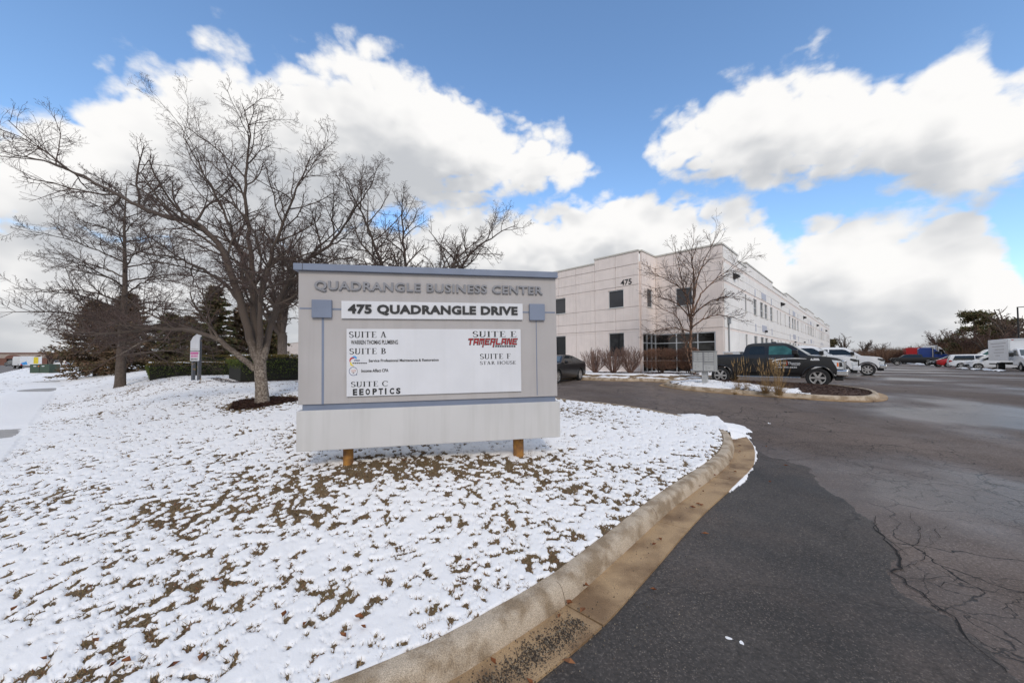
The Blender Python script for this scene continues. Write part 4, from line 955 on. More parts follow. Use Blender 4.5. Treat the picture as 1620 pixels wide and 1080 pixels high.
    bl([(1095, 500, 0), (1085, 465, -.3), (1060, 445, -.6), (1035, 432, -.8), (1018, 425, -1)], .05)
    bl([(1096, 495, 0), (1110, 465, .3), (1135, 440, .6), (1165, 420, .9), (1192, 400, 1.1)], .055)
    bl([(1098, 592, -.1), (1090, 570, -.1), (1084, 545, -.1), (1080, 528, -.1)], .07)
    bl([(1097, 480, 0), (1098, 440, -.4), (1094, 405, -.7), (1098, 372, -.9)], .075)
    bl([(1093, 520, 0), (1112, 505, -.5), (1140, 498, -.9), (1175, 508, -1.2)], .05)
    bl([(1093, 525, 0), (1075, 520, -.5), (1050, 520, -1), (1022, 528, -1.3)], .05)
    bl([(1095, 500, 0), (1118, 480, -.5), (1145, 470, -1), (1180, 470, -1.4)], .055)
    bl([(1095, 505, 0), (1070, 480, .6), (1045, 470, 1.0), (1020, 466, 1.2)], .05)
    BIR = dict(CRAB); BIR.update(n=(14, 7, 4), ratio=(.36, .5, .5), ang=(22, 50), up=(.15, .05, .0), trop=(.03, .02, .0, -.01), wander=.11, rmax=(.02, .010, .006), rmin=.0045)
    make_tree('birch_tree', 'bare multi-stemmed tree with peeling orange-brown bark before the entrance', tuple(bb), ls, BIR, 8, m_birch, m_twig)
build_big_trees()

# mulch round the big tree
b = TREE1_AT
ringp = [(b.x + 1.0 * math.cos(a) * (1 + .18 * math.sin(3 * a)), b.y + .9 * math.sin(a)) for a in np.linspace(0, 2 * math.pi, 24, endpoint=False)]
def lz_arr(x, y): return B_lawn(x, y, SDFL(x, y))[0]
mulch_bits('tree_mulch', 'dark bark mulch ring round the foot of the big tree', ringp, lambda x, y: lz_arr(x, y) + .01, 9000, 3)

# ------------------------------------------------------------------ conifers
m_needb = island_mat('browned_needles', [(.06, .045, .022), (.11, .075, .04), (.16, .10, .06), (.09, .08, .035), (.20, .13, .08), (.13, .07, .045)], .7)
def conifer(name, label, base, H, Rd, seed, group, n=900):
    rs = np.random.RandomState(seed); root = thing(name, label, 'tree', base, 0, group); T = Tubes()
    T.add([(0, 0, -.2), (.02, 0, H * .5), (0, .02, H * .97)], [.02 * H, .013 * H, .02], 7); V = []; br = 110
    for k in range(br):
        f = .04 + .94 * (k / br) ** .9; a = k * 2.4 + rs.normal() * .3; ln = Rd * (1 - f) ** .75 * rs.uniform(.65, 1.1) + .12; z = H * f; dx, dy = math.cos(a), math.sin(a); dr = -.18 + .45 * f + rs.normal() * .06
        e = np.array([dx * ln, dy * ln, z + dr * ln]); o = np.array([0, 0, z]); T.add([o, o * .5 + e * .5 + np.array([0, 0, .05 * ln]), e], [.012 * H * (1 - f) * .4 + .01, .01, .005], 3)
        m = int(50 + 110 * ln / max(Rd, .1)); t = rs.rand(m) ** .7; c = o + (e - o) * t[:, None] + rs.normal(size=(m, 3)) * np.array([.16, .16, .08]) * (.4 + .5 * ln / Rd) * (Rd / 2.2)
        dirv = np.array([dx, dy, 0]) * .7 + rs.normal(size=(m, 3)) * np.array([.7, .7, .35]); dirv /= np.linalg.norm(dirv, axis=1)[:, None]; sd_ = np.cross(dirv, rs.normal(size=(m, 3))); sd_ /= np.linalg.norm(sd_, axis=1)[:, None]
        L1 = rs.uniform(.14, .36, m)[:, None] * (H / 7); W1 = L1 * .26
        V.append(np.stack([c - sd_ * W1, c + sd_ * W1, c + dirv * L1], 1).reshape(-1, 3))
    V = np.concatenate(V); meshobj('trunk', T.mesh('trunk'), m_bark2, root); meshobj('crown', npmesh('crown', V, np.arange(len(V)).reshape(-1, 3)), m_needb if seed in (1, 2, 5, 6) else m_need, root); return root
CG = 'evergreens behind the bare trees on the left'
for px, Y, top, Rd, sd_, lab in ((150, 30, 474, 2.9, 1, 'leftmost low brownish evergreen beyond the oak, next to the sidewalk'), (200, 29, 462, 2.4, 2, 'browned evergreen directly behind the straight-trunked bare tree'), (268, 31, 495, 2.6, 3, 'bushy evergreen between the straight-trunked tree and the small signboard'),
                              (338, 28, 452, 2.0, 4, 'tallest dark evergreen above the small real estate signboard'), (385, 31, 478, 2.2, 5, 'browned evergreen right behind the big spreading tree'), (300, 36, 500, 3.6, 6, 'low spreading evergreen at the far end of the hedge'), (428, 34, 492, 2.0, 7, 'narrow evergreen between the two mottled trunks')):
    p = at(px, 580, Y); zg = lawn_z(p.x, p.y); conifer('spruce_tree', lab, (p.x, p.y, zg), (569 - top) / F * Y + CAMZ - zg, Rd, sd_, CG)

# ------------------------------------------------------------------ clipped yew hedges
def leaf_shell(rs, n, lx, ly, h, size, taper=.10):
    f = rs.rand(n); A = np.array([ly * h, ly * h, lx * h, lx * h, lx * ly]); face = np.searchsorted(np.cumsum(A / A.sum()), f); u = rs.rand(n); v = rs.rand(n); P = np.zeros((n, 3)); Nn = np.zeros((n, 3))
    for k in range(5):
        m = face == k
        if k < 2: P[m] = np.stack([np.full(m.sum(), k * lx), u[m] * ly, v[m] * h], 1); Nn[m] = (2 * k - 1, 0, .1)
        elif k < 4: P[m] = np.stack([u[m] * lx, np.full(m.sum(), (k - 2) * ly), v[m] * h], 1); Nn[m] = (0, 2 * (k - 2) - 1, .1)
        else: P[m] = np.stack([u[m] * lx, v[m] * ly, np.full(m.sum(), h)], 1); Nn[m] = (0, 0, 1)
    t = 1 - taper * (1 - P[:, 2] / h) ** 1.5
    P[:, 0] = lx / 2 + (P[:, 0] - lx / 2) * t; P[:, 1] = ly / 2 + (P[:, 1] - ly / 2) * t
    ex = np.minimum(np.minimum(P[:, 0], lx - P[:, 0]), np.minimum(P[:, 1], ly - P[:, 1])); P[:, 2] -= np.where(P[:, 2] > h * .8, .10 * np.exp(-(ex / .12) ** 2) , 0)
    wob = .10 * (fbm(P[:, 0] + P[:, 2], P[:, 1] - P[:, 2], 1.6, 3) - .5); P += Nn * (wob + rs.normal(size=n) * .025)[:, None]
    d = Nn + rs.normal(size=(n, 3)) * .8; d /= np.linalg.norm(d, axis=1)[:, None]; s = np.cross(d, rs.normal(size=(n, 3))); s /= np.linalg.norm(s, axis=1)[:, None] + 1e-9; L1 = rs.uniform(*size, n)[:, None]
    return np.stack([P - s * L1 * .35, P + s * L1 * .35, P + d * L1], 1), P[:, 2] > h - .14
def hedge(corner, lx, ly, h, seed, label, group, snow=True):
    rs = np.random.RandomState(seed); z = lawn_z(corner.x, corner.y); root = thing('hedge', label, 'hedge', (corner.x, corner.y, z - .05), math.atan2(CX.y, CX.x), group)
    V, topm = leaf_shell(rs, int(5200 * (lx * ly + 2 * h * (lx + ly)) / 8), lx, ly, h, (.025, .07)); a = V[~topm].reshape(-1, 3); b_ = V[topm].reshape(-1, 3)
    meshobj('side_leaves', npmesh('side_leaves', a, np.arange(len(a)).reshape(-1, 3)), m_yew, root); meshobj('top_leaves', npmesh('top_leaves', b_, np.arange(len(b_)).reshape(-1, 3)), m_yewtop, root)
    MB().box(.1, lx - .1, .1, ly - .1, .02, h - .09).build('inner_shade_box', m_core, root, fix=True)  # plain near-black box inside the leaves, inner shade put into its colour
    if snow:
        g = np.meshgrid(np.linspace(.05, lx - .05, 70), np.linspace(.05, ly - .05, 40)); x, y = g[0].ravel(), g[1].ravel(); i = np.arange(x.size).reshape(g[0].shape); q = np.stack([i[:-1, :-1], i[:-1, 1:], i[1:, 1:], i[1:, :-1]], -1).reshape(-1, 4)
        th = fbm(x + seed, y, 1.3, 4) - .54; zz = h + .02 + np.clip(th * .3, -.05, .03); V, q2 = compact(np.stack([x, y, zz], 1), q, th > -.12); sn = meshobj('hedge_snow', npmesh('hedge_snow', V, q2, True), m_snow, root); sn['kind'] = 'stuff'
HG = 'clipped yew hedges behind the big tree'
c2 = hit(376, 606, lambda x, y: T_base(x, y) + .36); hedge(c2, 9.0, 3.2, (606 - 561) / F * c2.y, 1, 'clipped dark green hedge between the big tree trunk and the sign', HG)
c1 = hit(232, 603, lambda x, y: T_base(x, y) + .36); hedge(c1, 4.2, 4.0, (603 - 572) / F * c1.y, 2, 'clipped hedge with snow on top behind the small real estate signboard', HG)
c3 = c1 + AX * 4.6 + CX * 2.5; hedge(c3, 5.0, 1.6, 1.2, 3, 'bronze-topped hedge at the back, partly hidden by the nearer hedges', HG, False)
# mulch bed along the hedge
hb = [c2 + CX * -.3 + AX * -.55, c2 + CX * 9 + AX * -.7, c2 + CX * 9 + AX * .4, c2 + AX * .4, c2 + AX * 3.4 + CX * -.1, c2 + AX * 3.4 + CX * -.7, c2 + CX * -.6 + AX * .2]
mulch_bits('hedge_mulch', 'strip of dark bark mulch along the foot of the hedge', [(p.x, p.y) for p in hb], lambda x, y: lz_arr(x, y) + .035, 30000, 5)

# ------------------------------------------------------------------ shrubs by the entrance
BEDP = None
def build_bed():
    global BEDP, BED_Z
    kerbpts = [V2(hit(922, 600.5, T_lot)) - V2(AX) * -14, V2(hit(922, 600.5, T_lot)), V2(hit(1020, 603, T_lot)), V2(hit(1075, 605, T_lot))]
    end = kerbpts[-1]; kerbpts += [end + V2(CX) * .6 - V2(AX) * .5, end + V2(CX) * 3.0 - V2(AX) * .7]
    line = spline(kerbpts, .15)
    root = kerb_run('entrance_kerb', line, ZL, seg=20)
    wallp = [PC + AX * 20, PC, PC + Q, PC + R, PC + R + CX * .2]
    BEDP = [(p.x, p.y) for p in line[::4]] + [(line[-1].x, line[-1].y)] + [(p.x - 0, p.y) for p in reversed(wallp)]
    kp = [(p.x, p.y) for p in line[::4]]
    def dk(x, y):
        best = np.full(np.shape(x), 1e9)
        for (ax, ay), (bx, by) in zip(kp[:-1], kp[1:]):
            dx, dy = bx - ax, by - ay; l = dx * dx + dy * dy + 1e-9; t = np.clip(((x - ax) * dx + (y - ay) * dy) / l, 0, 1); best = np.minimum(best, np.hypot(x - ax - t * dx, y - ay - t * dy))
        return best
    BED_Z = lambda x, y: T_lot(x, y) + .12 + .14 * sstep(.1, 2.5, dk(x, y))
    grid_sheet('entrance_bed', BEDP, lambda x, y, d: BED_Z(x, y) - .25 * sstep(.10, .03, dk(x, y)), m_drybed, edge=-.02)
    def th(x, y, d):
        n_ = fbm(x, y, 2.2, 4, .6); k = dk(x, y); t = (n_ - .5) * 2.4 + .12 + .5 * np.exp(-((k - 2.6) / .6) ** 2) - .8 * np.exp(-((k - 1.5) / .35) ** 2); return BED_Z(x, y) + np.clip(t * .07, -.03, .035)
    grid_sheet('entrance_snow', BEDP, th, m_snow, step=.06, edge=.05, kind='stuff', label='patchy snow on the bed between the entrance kerb and the building', cat='snow')
build_bed()
def bz(x, y): return float(BED_Z(np.array([x]), np.array([y]))[0])
def vase_shrub(px, Y, h, w, seed, label):
    q = at(px, 588, Y); rs = np.random.RandomState(seed); root = thing('vase_shrub', label, 'shrub', (q.x, q.y, bz(q.x, q.y)), 0, 'bare vase-shaped shrubs before the front wall'); T = Tubes(); TW = Tubes()
    P = dict(CRAB); P.update(n=(7, 4), ratio=(.36, .5), ang=(15, 42), up=(.35, .3), trop=(.05, .06, .06), wander=.09, rmax=(.009, .006), rmin=.004, mainlvl=0); P['from'] = (.3, .2)
    for k in range(46):
        a = rs.rand() * 6.28; rr = w * math.sqrt(rs.rand()) ; e = np.array([rr * math.cos(a), rr * math.sin(a), h * rs.uniform(.82, 1) * (1 - .18 * (rr / w) ** 2)]); o = np.array([.06 * math.cos(a), .06 * math.sin(a), 0]); m = o * .5 + e * .5 + np.array([.12 * math.cos(a) * rr, .12 * math.sin(a) * rr, -.05 * h])
        pts = np.array([o, o * .7 + m * .3, m, m * .45 + e * .55, e]); rad = np.array([.022, .019, .014, .010, .006]); T.add(pts, rad, 4); limb_children(T, TW, pts, rad, 0, P, rs, h)
    meshobj('stems', T.mesh('stems'), m_shrub, root); meshobj('twigs', TW.mesh('twigs'), m_shrub, root)
m_shrub = M('shrub_stems', (.19, .115, .088), .9, var=.3, scale=5)
for px, Y, h, w, s_, lab in ((942, 24.2, 1.6, 1.0, 1, 'leftmost vase-shaped bare shrub nearest the black sedan'), (970, 23.6, 1.6, .95, 2, 'middle one of three vase-shaped bare shrubs by the front wall'), (997, 23.2, 1.65, .95, 3, 'vase-shaped bare shrub nearest the corner of the building')): vase_shrub(px, Y, h, w, s_, lab)
def round_bush(px, Y, w, dp, h, seed, label, z0=.25):
    q = at(px, 588, Y); rs = np.random.RandomState(seed); root = thing('clipped_bush', label, 'shrub', (q.x, q.y, bz(q.x, q.y)), math.atan2(-AX.y, -AX.x), 'clipped brown bushes in front of the shopfront'); n = 9000
    d = rs.normal(size=(n, 3)); d /= np.linalg.norm(d, axis=1)[:, None]; r = rs.rand(n) ** .3; sg = np.sign(d) * np.abs(d) ** .6; c = sg * r[:, None] * np.array([w / 2, dp / 2, (h - z0) / 2]); c[:, 2] += (h + z0) / 2
    c += .06 * (rs.rand(n, 3) - .5); dv = d + np.array([0, 0, .5]) + rs.normal(size=(n, 3)) * .7; dv /= np.linalg.norm(dv, axis=1)[:, None]; s = np.cross(dv, rs.normal(size=(n, 3))); s /= np.linalg.norm(s, axis=1)[:, None]; L1 = rs.uniform(.06, .16, n)[:, None]
    V = np.stack([c - s * .008, c + s * .008, c + dv * L1], 1).reshape(-1, 3); T = Tubes()
    for k in range(16):
        a = rs.rand() * 6.28; T.add([(.12 * math.cos(a), .1 * math.sin(a), 0), (w * .2 * math.cos(a), dp * .2 * math.sin(a), h * .35), (w * .36 * math.cos(a), dp * .36 * math.sin(a), h * .8)], [.018, .013, .007], 4)
    meshobj('twigs', npmesh('twigs', V, np.arange(len(V)).reshape(-1, 3)), m_brownleaf, root); meshobj('stems', T.mesh('stems'), m_twigb, root)
m_brownleaf = island_mat('brown_clipped_twigs', [(.13, .065, .042), (.21, .11, .072), (.28, .165, .11), (.17, .09, .058)])
round_bush(1046, 23.6, 2.3, 1.2, 1.62, 1, 'wide clipped brown bush in front of the dark shopfront'); round_bush(1090, 22.6, 1.3, 1.0, 1.6, 2, 'smaller clipped brown bush behind the birch stems at the shopfront')
mulch_bits('entrance_mulch', 'dark mulch patches under the shrubs along the front wall', [(p.x, p.y) for p in (at(930, 590, 23.9), at(1010, 590, 22.6), at(1110, 590, 21), at(1110, 590, 22.4), at(1040, 590, 24.4), at(1012, 590, 24.6), at(940, 590, 25.6))], lambda x, y: BED_Z(x, y) + .02, 26000, 9)

# ------------------------------------------------------------------ feather grass on the island
def iz(x, y): return float(T_lot(x, y) + .12 + .10 * sstep(.1, 1.2, sdf(np.array([x]), np.array([y]), ISLP))[0])
def feather_grass(px, py, h, w, n, seed, label):
    q = hit(px, py, T_lot, .2); rs = np.random.RandomState(seed); root = thing('feather_grass', label, 'grass clump', (q.x, q.y, iz(q.x, q.y) - .01), 0, 'clumps of dry feather grass on the island'); V = []
    for k in range(n):
        a = rs.rand() * 6.28; r0 = .10 * w * rs.rand(); sh = rs.rand() < .80; hh = h * (rs.uniform(.2, .5) if sh else rs.uniform(.6, 1)); sp_ = w * rs.uniform(.1, .6) * (1.0 if sh else .45); b0 = np.array([r0 * math.cos(a), r0 * math.sin(a), 0]); e = b0 + np.array([sp_ * math.cos(a), sp_ * math.sin(a), hh]); m = b0 * .5 + e * .5 + np.array([-.12 * sp_ * math.cos(a), -.12 * sp_ * math.sin(a), .06 * hh]); s = np.array([-math.sin(a + rs.normal()), math.cos(a + rs.normal()), 0]) * rs.uniform(.0016, .0036)
        V += [b0 - s, b0 + s, m + s * .8, b0 - s, m + s * .8, m - s * .8, m - s * .8, m + s * .8, e]
        if not sh:
            t = s / np.linalg.norm(s) * .012; V += [m * .2 + e * .8 - t, m * .2 + e * .8 + t, e + (e - m) * .25]
    meshobj('blades', npmesh('blades', np.array(V), np.arange(len(V)).reshape(-1, 3)), m_straw, root)
for a in ((1167, 613, 1.15, .75, 110, 1, 'thin dry feather grass clump nearest the mailboxes'), (1181, 614, 1.2, .7, 90, 2, 'tall sparse feather grass clump second from the mailboxes'), (1211, 618, 1.2, 1.0, 330, 3, 'full dry feather grass clump in front of the pickup cab'), (1232, 621, 1.25, 1.0, 380, 4, 'thickest dry feather grass clump, in front of the lettered truck door'), (1163, 620, .25, .5, 160, 5, 'low cut-back grass clump at the island kerb')): feather_grass(*a)

# ------------------------------------------------------------------ far trees on the right and left
def far_tree(px, Y, top, seed, label, group, twig=m_twigb, w=.5, zb=None, spread=.4):
    z = .4 if zb is None else zb; q = at(px, 560, Y); H = (566 - top) / F * Y + CAMZ - z; rs = np.random.RandomState(seed); b = Vector((q.x, q.y, z)); ls = []
    for k in range(9):
        a = rs.rand() * 6.28; e = b + Vector((math.cos(a) * H * spread * rs.uniform(.3, 1), math.sin(a) * H * spread * rs.uniform(.3, 1), H * rs.uniform(.7, 1))); f = b + Vector((0, 0, H * rs.uniform(.2, .4))); ls.append(([f, f.lerp(e, .5) + Vector((0, 0, H * .06)), e], .022 * H, .006 * H))
    P = dict(CRAB); P.update(n=(7, 4), ratio=(.45, .5), rmax=(.01 * H, .006 * H), rmin=.0035 * H, mainlvl=0, wander=.12); P['from'] = (.25, .2)
    return make_tree('bare_tree', label, tuple(b), ls, P, seed, m_bark2, twig, group, ([b, b + Vector((0, 0, H * .2)), b + Vector((0, 0, H * .45))], [.03 * H, .024 * H, .015 * H]))
FG = 'bare trees beyond the parking lot'
for k, (px, Y, top, lab) in enumerate(((1335, 120, 532, 'far bare tree just right of the end of the long wall'), (1366, 110, 536, 'far bare tree above the hood of the last white pickup'), (1392, 115, 542, 'small far bare tree right of the last white pickup'), (1445, 120, 548, 'faint bare tree behind the red trailer end'),
                                (1488, 98, 524, 'reddish bare tree above the white semi cab'), (1508, 96, 520, 'bare tree left of the pines beyond the lot'), (1600, 62, 486, 'bare tree between the pines and the lamp post'), (1618, 66, 500, 'bare tree behind the lamp post at the right edge'), (1560, 60, 518, 'brown bare tree in front of the pines'), (1535, 64, 522, 'low brown bare tree under the pines'))):
    far_tree(px, Y, top, 60 + k, lab, FG, m_twigr if k in (4, 8, 9) else m_twigb, spread=.55 if k > 7 else .4)
def pine(px, Y, top, w, seed, label):
    z = .4; q = at(px, 560, Y); H = (566 - top) / F * Y + CAMZ - z; rs = np.random.RandomState(seed); root = thing('pine_tree', label, 'tree', (q.x, q.y, z), 0, 'pines beyond the parking lot'); T = Tubes(); T.add([(0, 0, -.2), (.2, 0, H * .5), (0, 0, H * .93)], [.22, .16, .05], 7); V = []
    for k in range(34):
        f = rs.uniform(.38, .98); a = rs.rand() * 6.28; ln = w * (1.1 - .75 * (f - .38) / .6) * rs.uniform(.4, 1); e = np.array([math.cos(a) * ln, math.sin(a) * ln, H * f + .15 * ln]); o = np.array([0, 0, H * f - .1 * ln]); T.add([o, e], [.06, .02], 3); m = 150
        c = e + rs.normal(size=(m, 3)) * np.array([.42, .42, .2]) * w * .3; d = rs.normal(size=(m, 3)) + np.array([0, 0, .5]); d /= np.linalg.norm(d, axis=1)[:, None]; s = np.cross(d, rs.normal(size=(m, 3))); s /= np.linalg.norm(s, axis=1)[:, None]; L1 = rs.uniform(.2, .5, m)[:, None]; V.append(np.stack([c - s * L1 * .25, c + s * L1 * .25, c + d * L1], 1).reshape(-1, 3))
    V = np.concatenate(V); meshobj('trunk', T.mesh('trunk'), m_bark2, root); meshobj('crown', npmesh('crown', V, np.arange(len(V)).reshape(-1, 3)), m_need, root)
for a in ((1542, 70, 494, 3.6, 1, 'leftmost and tallest dark pine beyond the white vans'), (1572, 72, 498, 3.2, 2, 'pine right of the tallest pine, above the box truck'), (1596, 74, 506, 3.0, 3, 'rightmost lower pine near the lamp post'), (1528, 66, 540, 2.4, 4, 'low green pine right behind the white vans'), (1317, 105, 538, 1.8, 5, 'small dark evergreen at the far end of the long wall')): pine(*a)
def thicket(name, label, spans, seed, n, m):
    rs = np.random.RandomState(seed); V = []
    for (x0, x1, Y0, Y1, t0, t1, cnt) in spans:
        k = cnt; u = rs.rand(k); px = x0 + (x1 - x0) * u; Y = rs.uniform(Y0, Y1, k); top = t0 + (t1 - t0) * u; b = np.array([tuple(at(a, 566, yy)) for a, yy in zip(px, Y)]); b[:, 2] = .35
        H = ((566 - top) / F * Y + CAMZ - .35) * rs.uniform(.3, 1.05, k) * (.75 + .5 * fbm(px * .12, Y * .1, 1, 2)); d = rs.normal(size=(k, 3)) * .32; d[:, 2] = 1; sd_ = np.stack([rs.normal(size=k), rs.normal(size=k), np.zeros(k)], 1); sd_ /= np.linalg.norm(sd_, axis=1)[:, None]; w = rs.uniform(.02, .06, k)[:, None] * (Y / 90)[:, None]; st = b + d * (H * rs.uniform(0, .5, k))[:, None]; e = b + d * H[:, None]; V.append(np.stack([st - sd_ * w, st + sd_ * w, e], 1).reshape(-1, 3))
    V = np.concatenate(V); tag(meshobj(name, npmesh(name, V, np.arange(len(V)).reshape(-1, 3)), m), label, 'brush', kind='stuff')
m_brush = island_mat('winter_brush', [(.10, .055, .035), (.16, .095, .06), (.13, .07, .045), (.22, .14, .085)])
thicket('brush', 'reddish brown winter brush along the far side of the lot', [(1318, 1470, 95, 125, 552, 550, 9000), (1395, 1440, 90, 120, 549, 551, 3000), (1470, 1530, 95, 120, 544, 534, 7000), (1520, 1640, 62, 85, 540, 524, 14000), (1640, 1800, 60, 85, 524, 530, 4000)], 3, 0, m_brush)
# ------------------------------------------------------------------ vehicles
def paint(name, col, rough=.25, coat=.15, var=.04): return M(name, col, rough, var=var, scale=4, coat=coat, obj=True)
m_pblack = paint('black_paint', (.008, .008, .009), .3); m_pwhite = paint('white_paint', (.72, .73, .74), .3); m_pdark = paint('charcoal_paint', (.022, .023, .027), .3); m_pblue = paint('blue_paint', (.012, .045, .22), .3); m_pred = paint('red_paint', (.42, .012, .014), .3); m_pgrey = paint('grey_paint', (.07, .075, .08), .35)
m_vglass = M('vehicle_glass', (.012, .016, .017), .03, var=.2, obj=True); m_teal = M('tinted_glass', (.035, .11, .10), .03, var=.5, scale=2.5, obj=True); m_screen = M('windscreen_glass', (.10, .125, .135), .03, var=.4, scale=2, obj=True)
m_chrome = M('chrome', (.58, .57, .56), .26, metal=1.0, var=.05); m_rim = M('wheel_alloy', (.58, .56, .54), .3, metal=.85, var=.1); m_tyre = M('tyre_rubber', (.018, .018, .018), .85, var=.2, scale=20); m_lamp = M('headlight', (.55, .58, .60), .12, var=.3, scale=12, spec=.8); m_amber = M('amber_marker', (.75, .16, .015), .25); m_tail = M('tail_light', (.42, .012, .012), .2); m_wtext = M('white_vinyl', (.8, .8, .8), .5); m_trim = M('black_trim', (.012, .012, .012), .6)
def body_mesh(outline, Wf, zc, xc, bevel=.0):
    bm = bmesh.new(); a = [bm.verts.new((x, -1, z)) for x, z in outline]; b = [bm.verts.new((x, 1, z)) for x, z in outline]; n = len(outline)
    bm.faces.new(a); bm.faces.new(b[::-1])
    for k in range(n): bm.faces.new((a[k], b[k], b[(k + 1) % n], a[(k + 1) % n]))
    for z in zc: bmesh.ops.bisect_plane(bm, geom=bm.verts[:] + bm.edges[:] + bm.faces[:], plane_co=(0, 0, z), plane_no=(0, 0, 1))
    for x in xc: bmesh.ops.bisect_plane(bm, geom=bm.verts[:] + bm.edges[:] + bm.faces[:], plane_co=(x, 0, 0), plane_no=(1, 0, 0))
    for v in bm.verts: v.co.y *= Wf(v.co.x, v.co.z)
    bmesh.ops.triangulate(bm, faces=[f for f in bm.faces if len(f.verts) > 4]); bmesh.ops.recalc_face_normals(bm, faces=bm.faces)
    me = bpy.data.meshes.new('body'); bm.to_mesh(me); bm.free(); return me
def arch(cx, cz, r, a0, a1, n=11): return [(cx + r * math.cos(RAD(a0 + (a1 - a0) * k / (n - 1))), cz + r * math.sin(RAD(a0 + (a1 - a0) * k / (n - 1)))) for k in range(n)]
def side_panel(name, poly, side, Wf, off, m, parent, zc=()):
    bm = bmesh.new(); f = bm.faces.new([bm.verts.new((x, 0, z)) for x, z in poly])
    for z in zc: bmesh.ops.bisect_plane(bm, geom=bm.verts[:] + bm.edges[:] + bm.faces[:], plane_co=(0, 0, z), plane_no=(0, 0, 1))
    for v in bm.verts: v.co.y = side * (Wf(v.co.x, v.co.z) + off)
    bmesh.ops.triangulate(bm, faces=[f for f in bm.faces if len(f.verts) > 4]); bmesh.ops.recalc_face_normals(bm, faces=bm.faces)
    if bm.faces and sum(f.normal.y for f in bm.faces) * side < 0: bmesh.ops.reverse_faces(bm, faces=bm.faces)
    me = bpy.data.meshes.new(name); bm.to_mesh(me); bm.free(); return meshobj(name, me, m, parent)
_wheel = {}
def wheel(parent, x, y, r, side, w=.26, rim=.66, spokes=6):
    key = (round(r, 3), w, rim, spokes)
    if key not in _wheel:
        t = MB().lathe([(r * rim, -w / 2 + .02), (r * rim + .02, -w / 2), (r - .03, -w / 2), (r, -w / 2 + .035), (r, w / 2 - .035), (r - .03, w / 2), (r * rim + .02, w / 2), (r * rim, w / 2 - .02)], 'y', 26); tm = t.mesh('tyre')
        rr = r * rim; g = MB().lathe([(rr + .004, w / 2 - .015), (rr - .025, w / 2 - .02), (rr - .03, w / 2 - .10), (.0, w / 2 - .11)], 'y', 26)
        for k in range(spokes):
            a = 2 * math.pi * k / spokes; R_ = Matrix.Rotation(a, 4, 'Y'); g.box(.03, rr - .015, w / 2 - .075, w / 2 - .03, -.10 * rr - .012, .10 * rr + .012, R_)
        g.lathe([(.0, w / 2 - .02), (.055, w / 2 - .025), (.065, w / 2 - .07)], 'y', 12); gm = g.mesh('rim')
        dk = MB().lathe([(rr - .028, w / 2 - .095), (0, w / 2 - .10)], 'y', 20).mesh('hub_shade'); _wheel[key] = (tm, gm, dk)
    tm, gm, dk = _wheel[key]; e = link(bpy.data.objects.new('wheel', None)); e.parent = parent; e.location = (x, y, r); e.rotation_euler = (0, 0, 0 if side > 0 else math.pi)
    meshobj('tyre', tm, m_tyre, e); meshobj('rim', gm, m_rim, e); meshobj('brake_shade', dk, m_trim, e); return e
def interp(tab, z):
    for (a, va), (b, vb) in zip(tab[:-1], tab[1:]):
        if z <= b: t = max(0, (z - a) / (b - a)); return va + (vb - va) * t
    return tab[-1][1]
def screen(name, p0, p1, Wf, m, parent, inset=.09, off=.012):
    (xa, za), (xb, zb) = p0, p1; d = Vector((xb - xa, 0, zb - za)).normalized(); nn = Vector((-d.z, 0, d.x)); nn = nn if nn.z > 0 else -nn
    def P(t, s): x = xa + (xb - xa) * t; z = za + (zb - za) * t; return tuple(Vector((x, s * (Wf(x, z) - inset), z)) + nn * off)
    return MB().quad(P(.06, -1), P(.94, -1), P(.94, 1), P(.06, 1)).build(name, m, parent, fix=True)
def vehicle(name, label, cat, loc, head, S, group=None):
    root = thing(name, label, cat, loc, math.atan2(head[1], head[0]), group); W_ = S['W']; x0, x1 = S['x']; tf = S.get('front', .12); tr_ = S.get('rear', .05); fl = S.get('flen', .55)
    def Wf(x, z):
        w = interp(W_, z); a = max(0, (x - (x1 - fl)) / fl); b_ = max(0, ((x0 + .35) - x) / .35); return w - tf * a * a - tr_ * b_ * b_
    root['w'] = 0; del root['w']
    meshobj('body', body_mesh(S['outline'], Wf, S['zc'], S['xc']), S['paint'], root, smooth=38)
    for x, r in S['wheels']:
        for s in (-1, 1): wheel(root, x, s * (S['track']), r, s, S.get('tw', .24), S.get('rim', .66), S.get('spokes', 6))
    for poly, m in S.get('glass', ()):
        for s in (-1, 1): side_panel('side_window', poly, s, Wf, .006, m, root, S['zc'])
    for n_, p0, p1, m in S.get('screens', ()): screen(n_, p0, p1, Wf, m, root)
    for n_, poly, m, off in S.get('panels', ()):
        for s in (-1, 1): side_panel(n_, poly, s, Wf, off, m, root, S['zc'])
    for n_, bx, m, bv in S.get('boxes', ()): MB().box(*bx).build(n_, m, root, fix=True, bevel=bv)
    return root, Wf
ZC = (.5, .62, .78, .95, 1.1, 1.25, 1.38, 1.5, 1.6, 1.72, 1.85, 1.92)
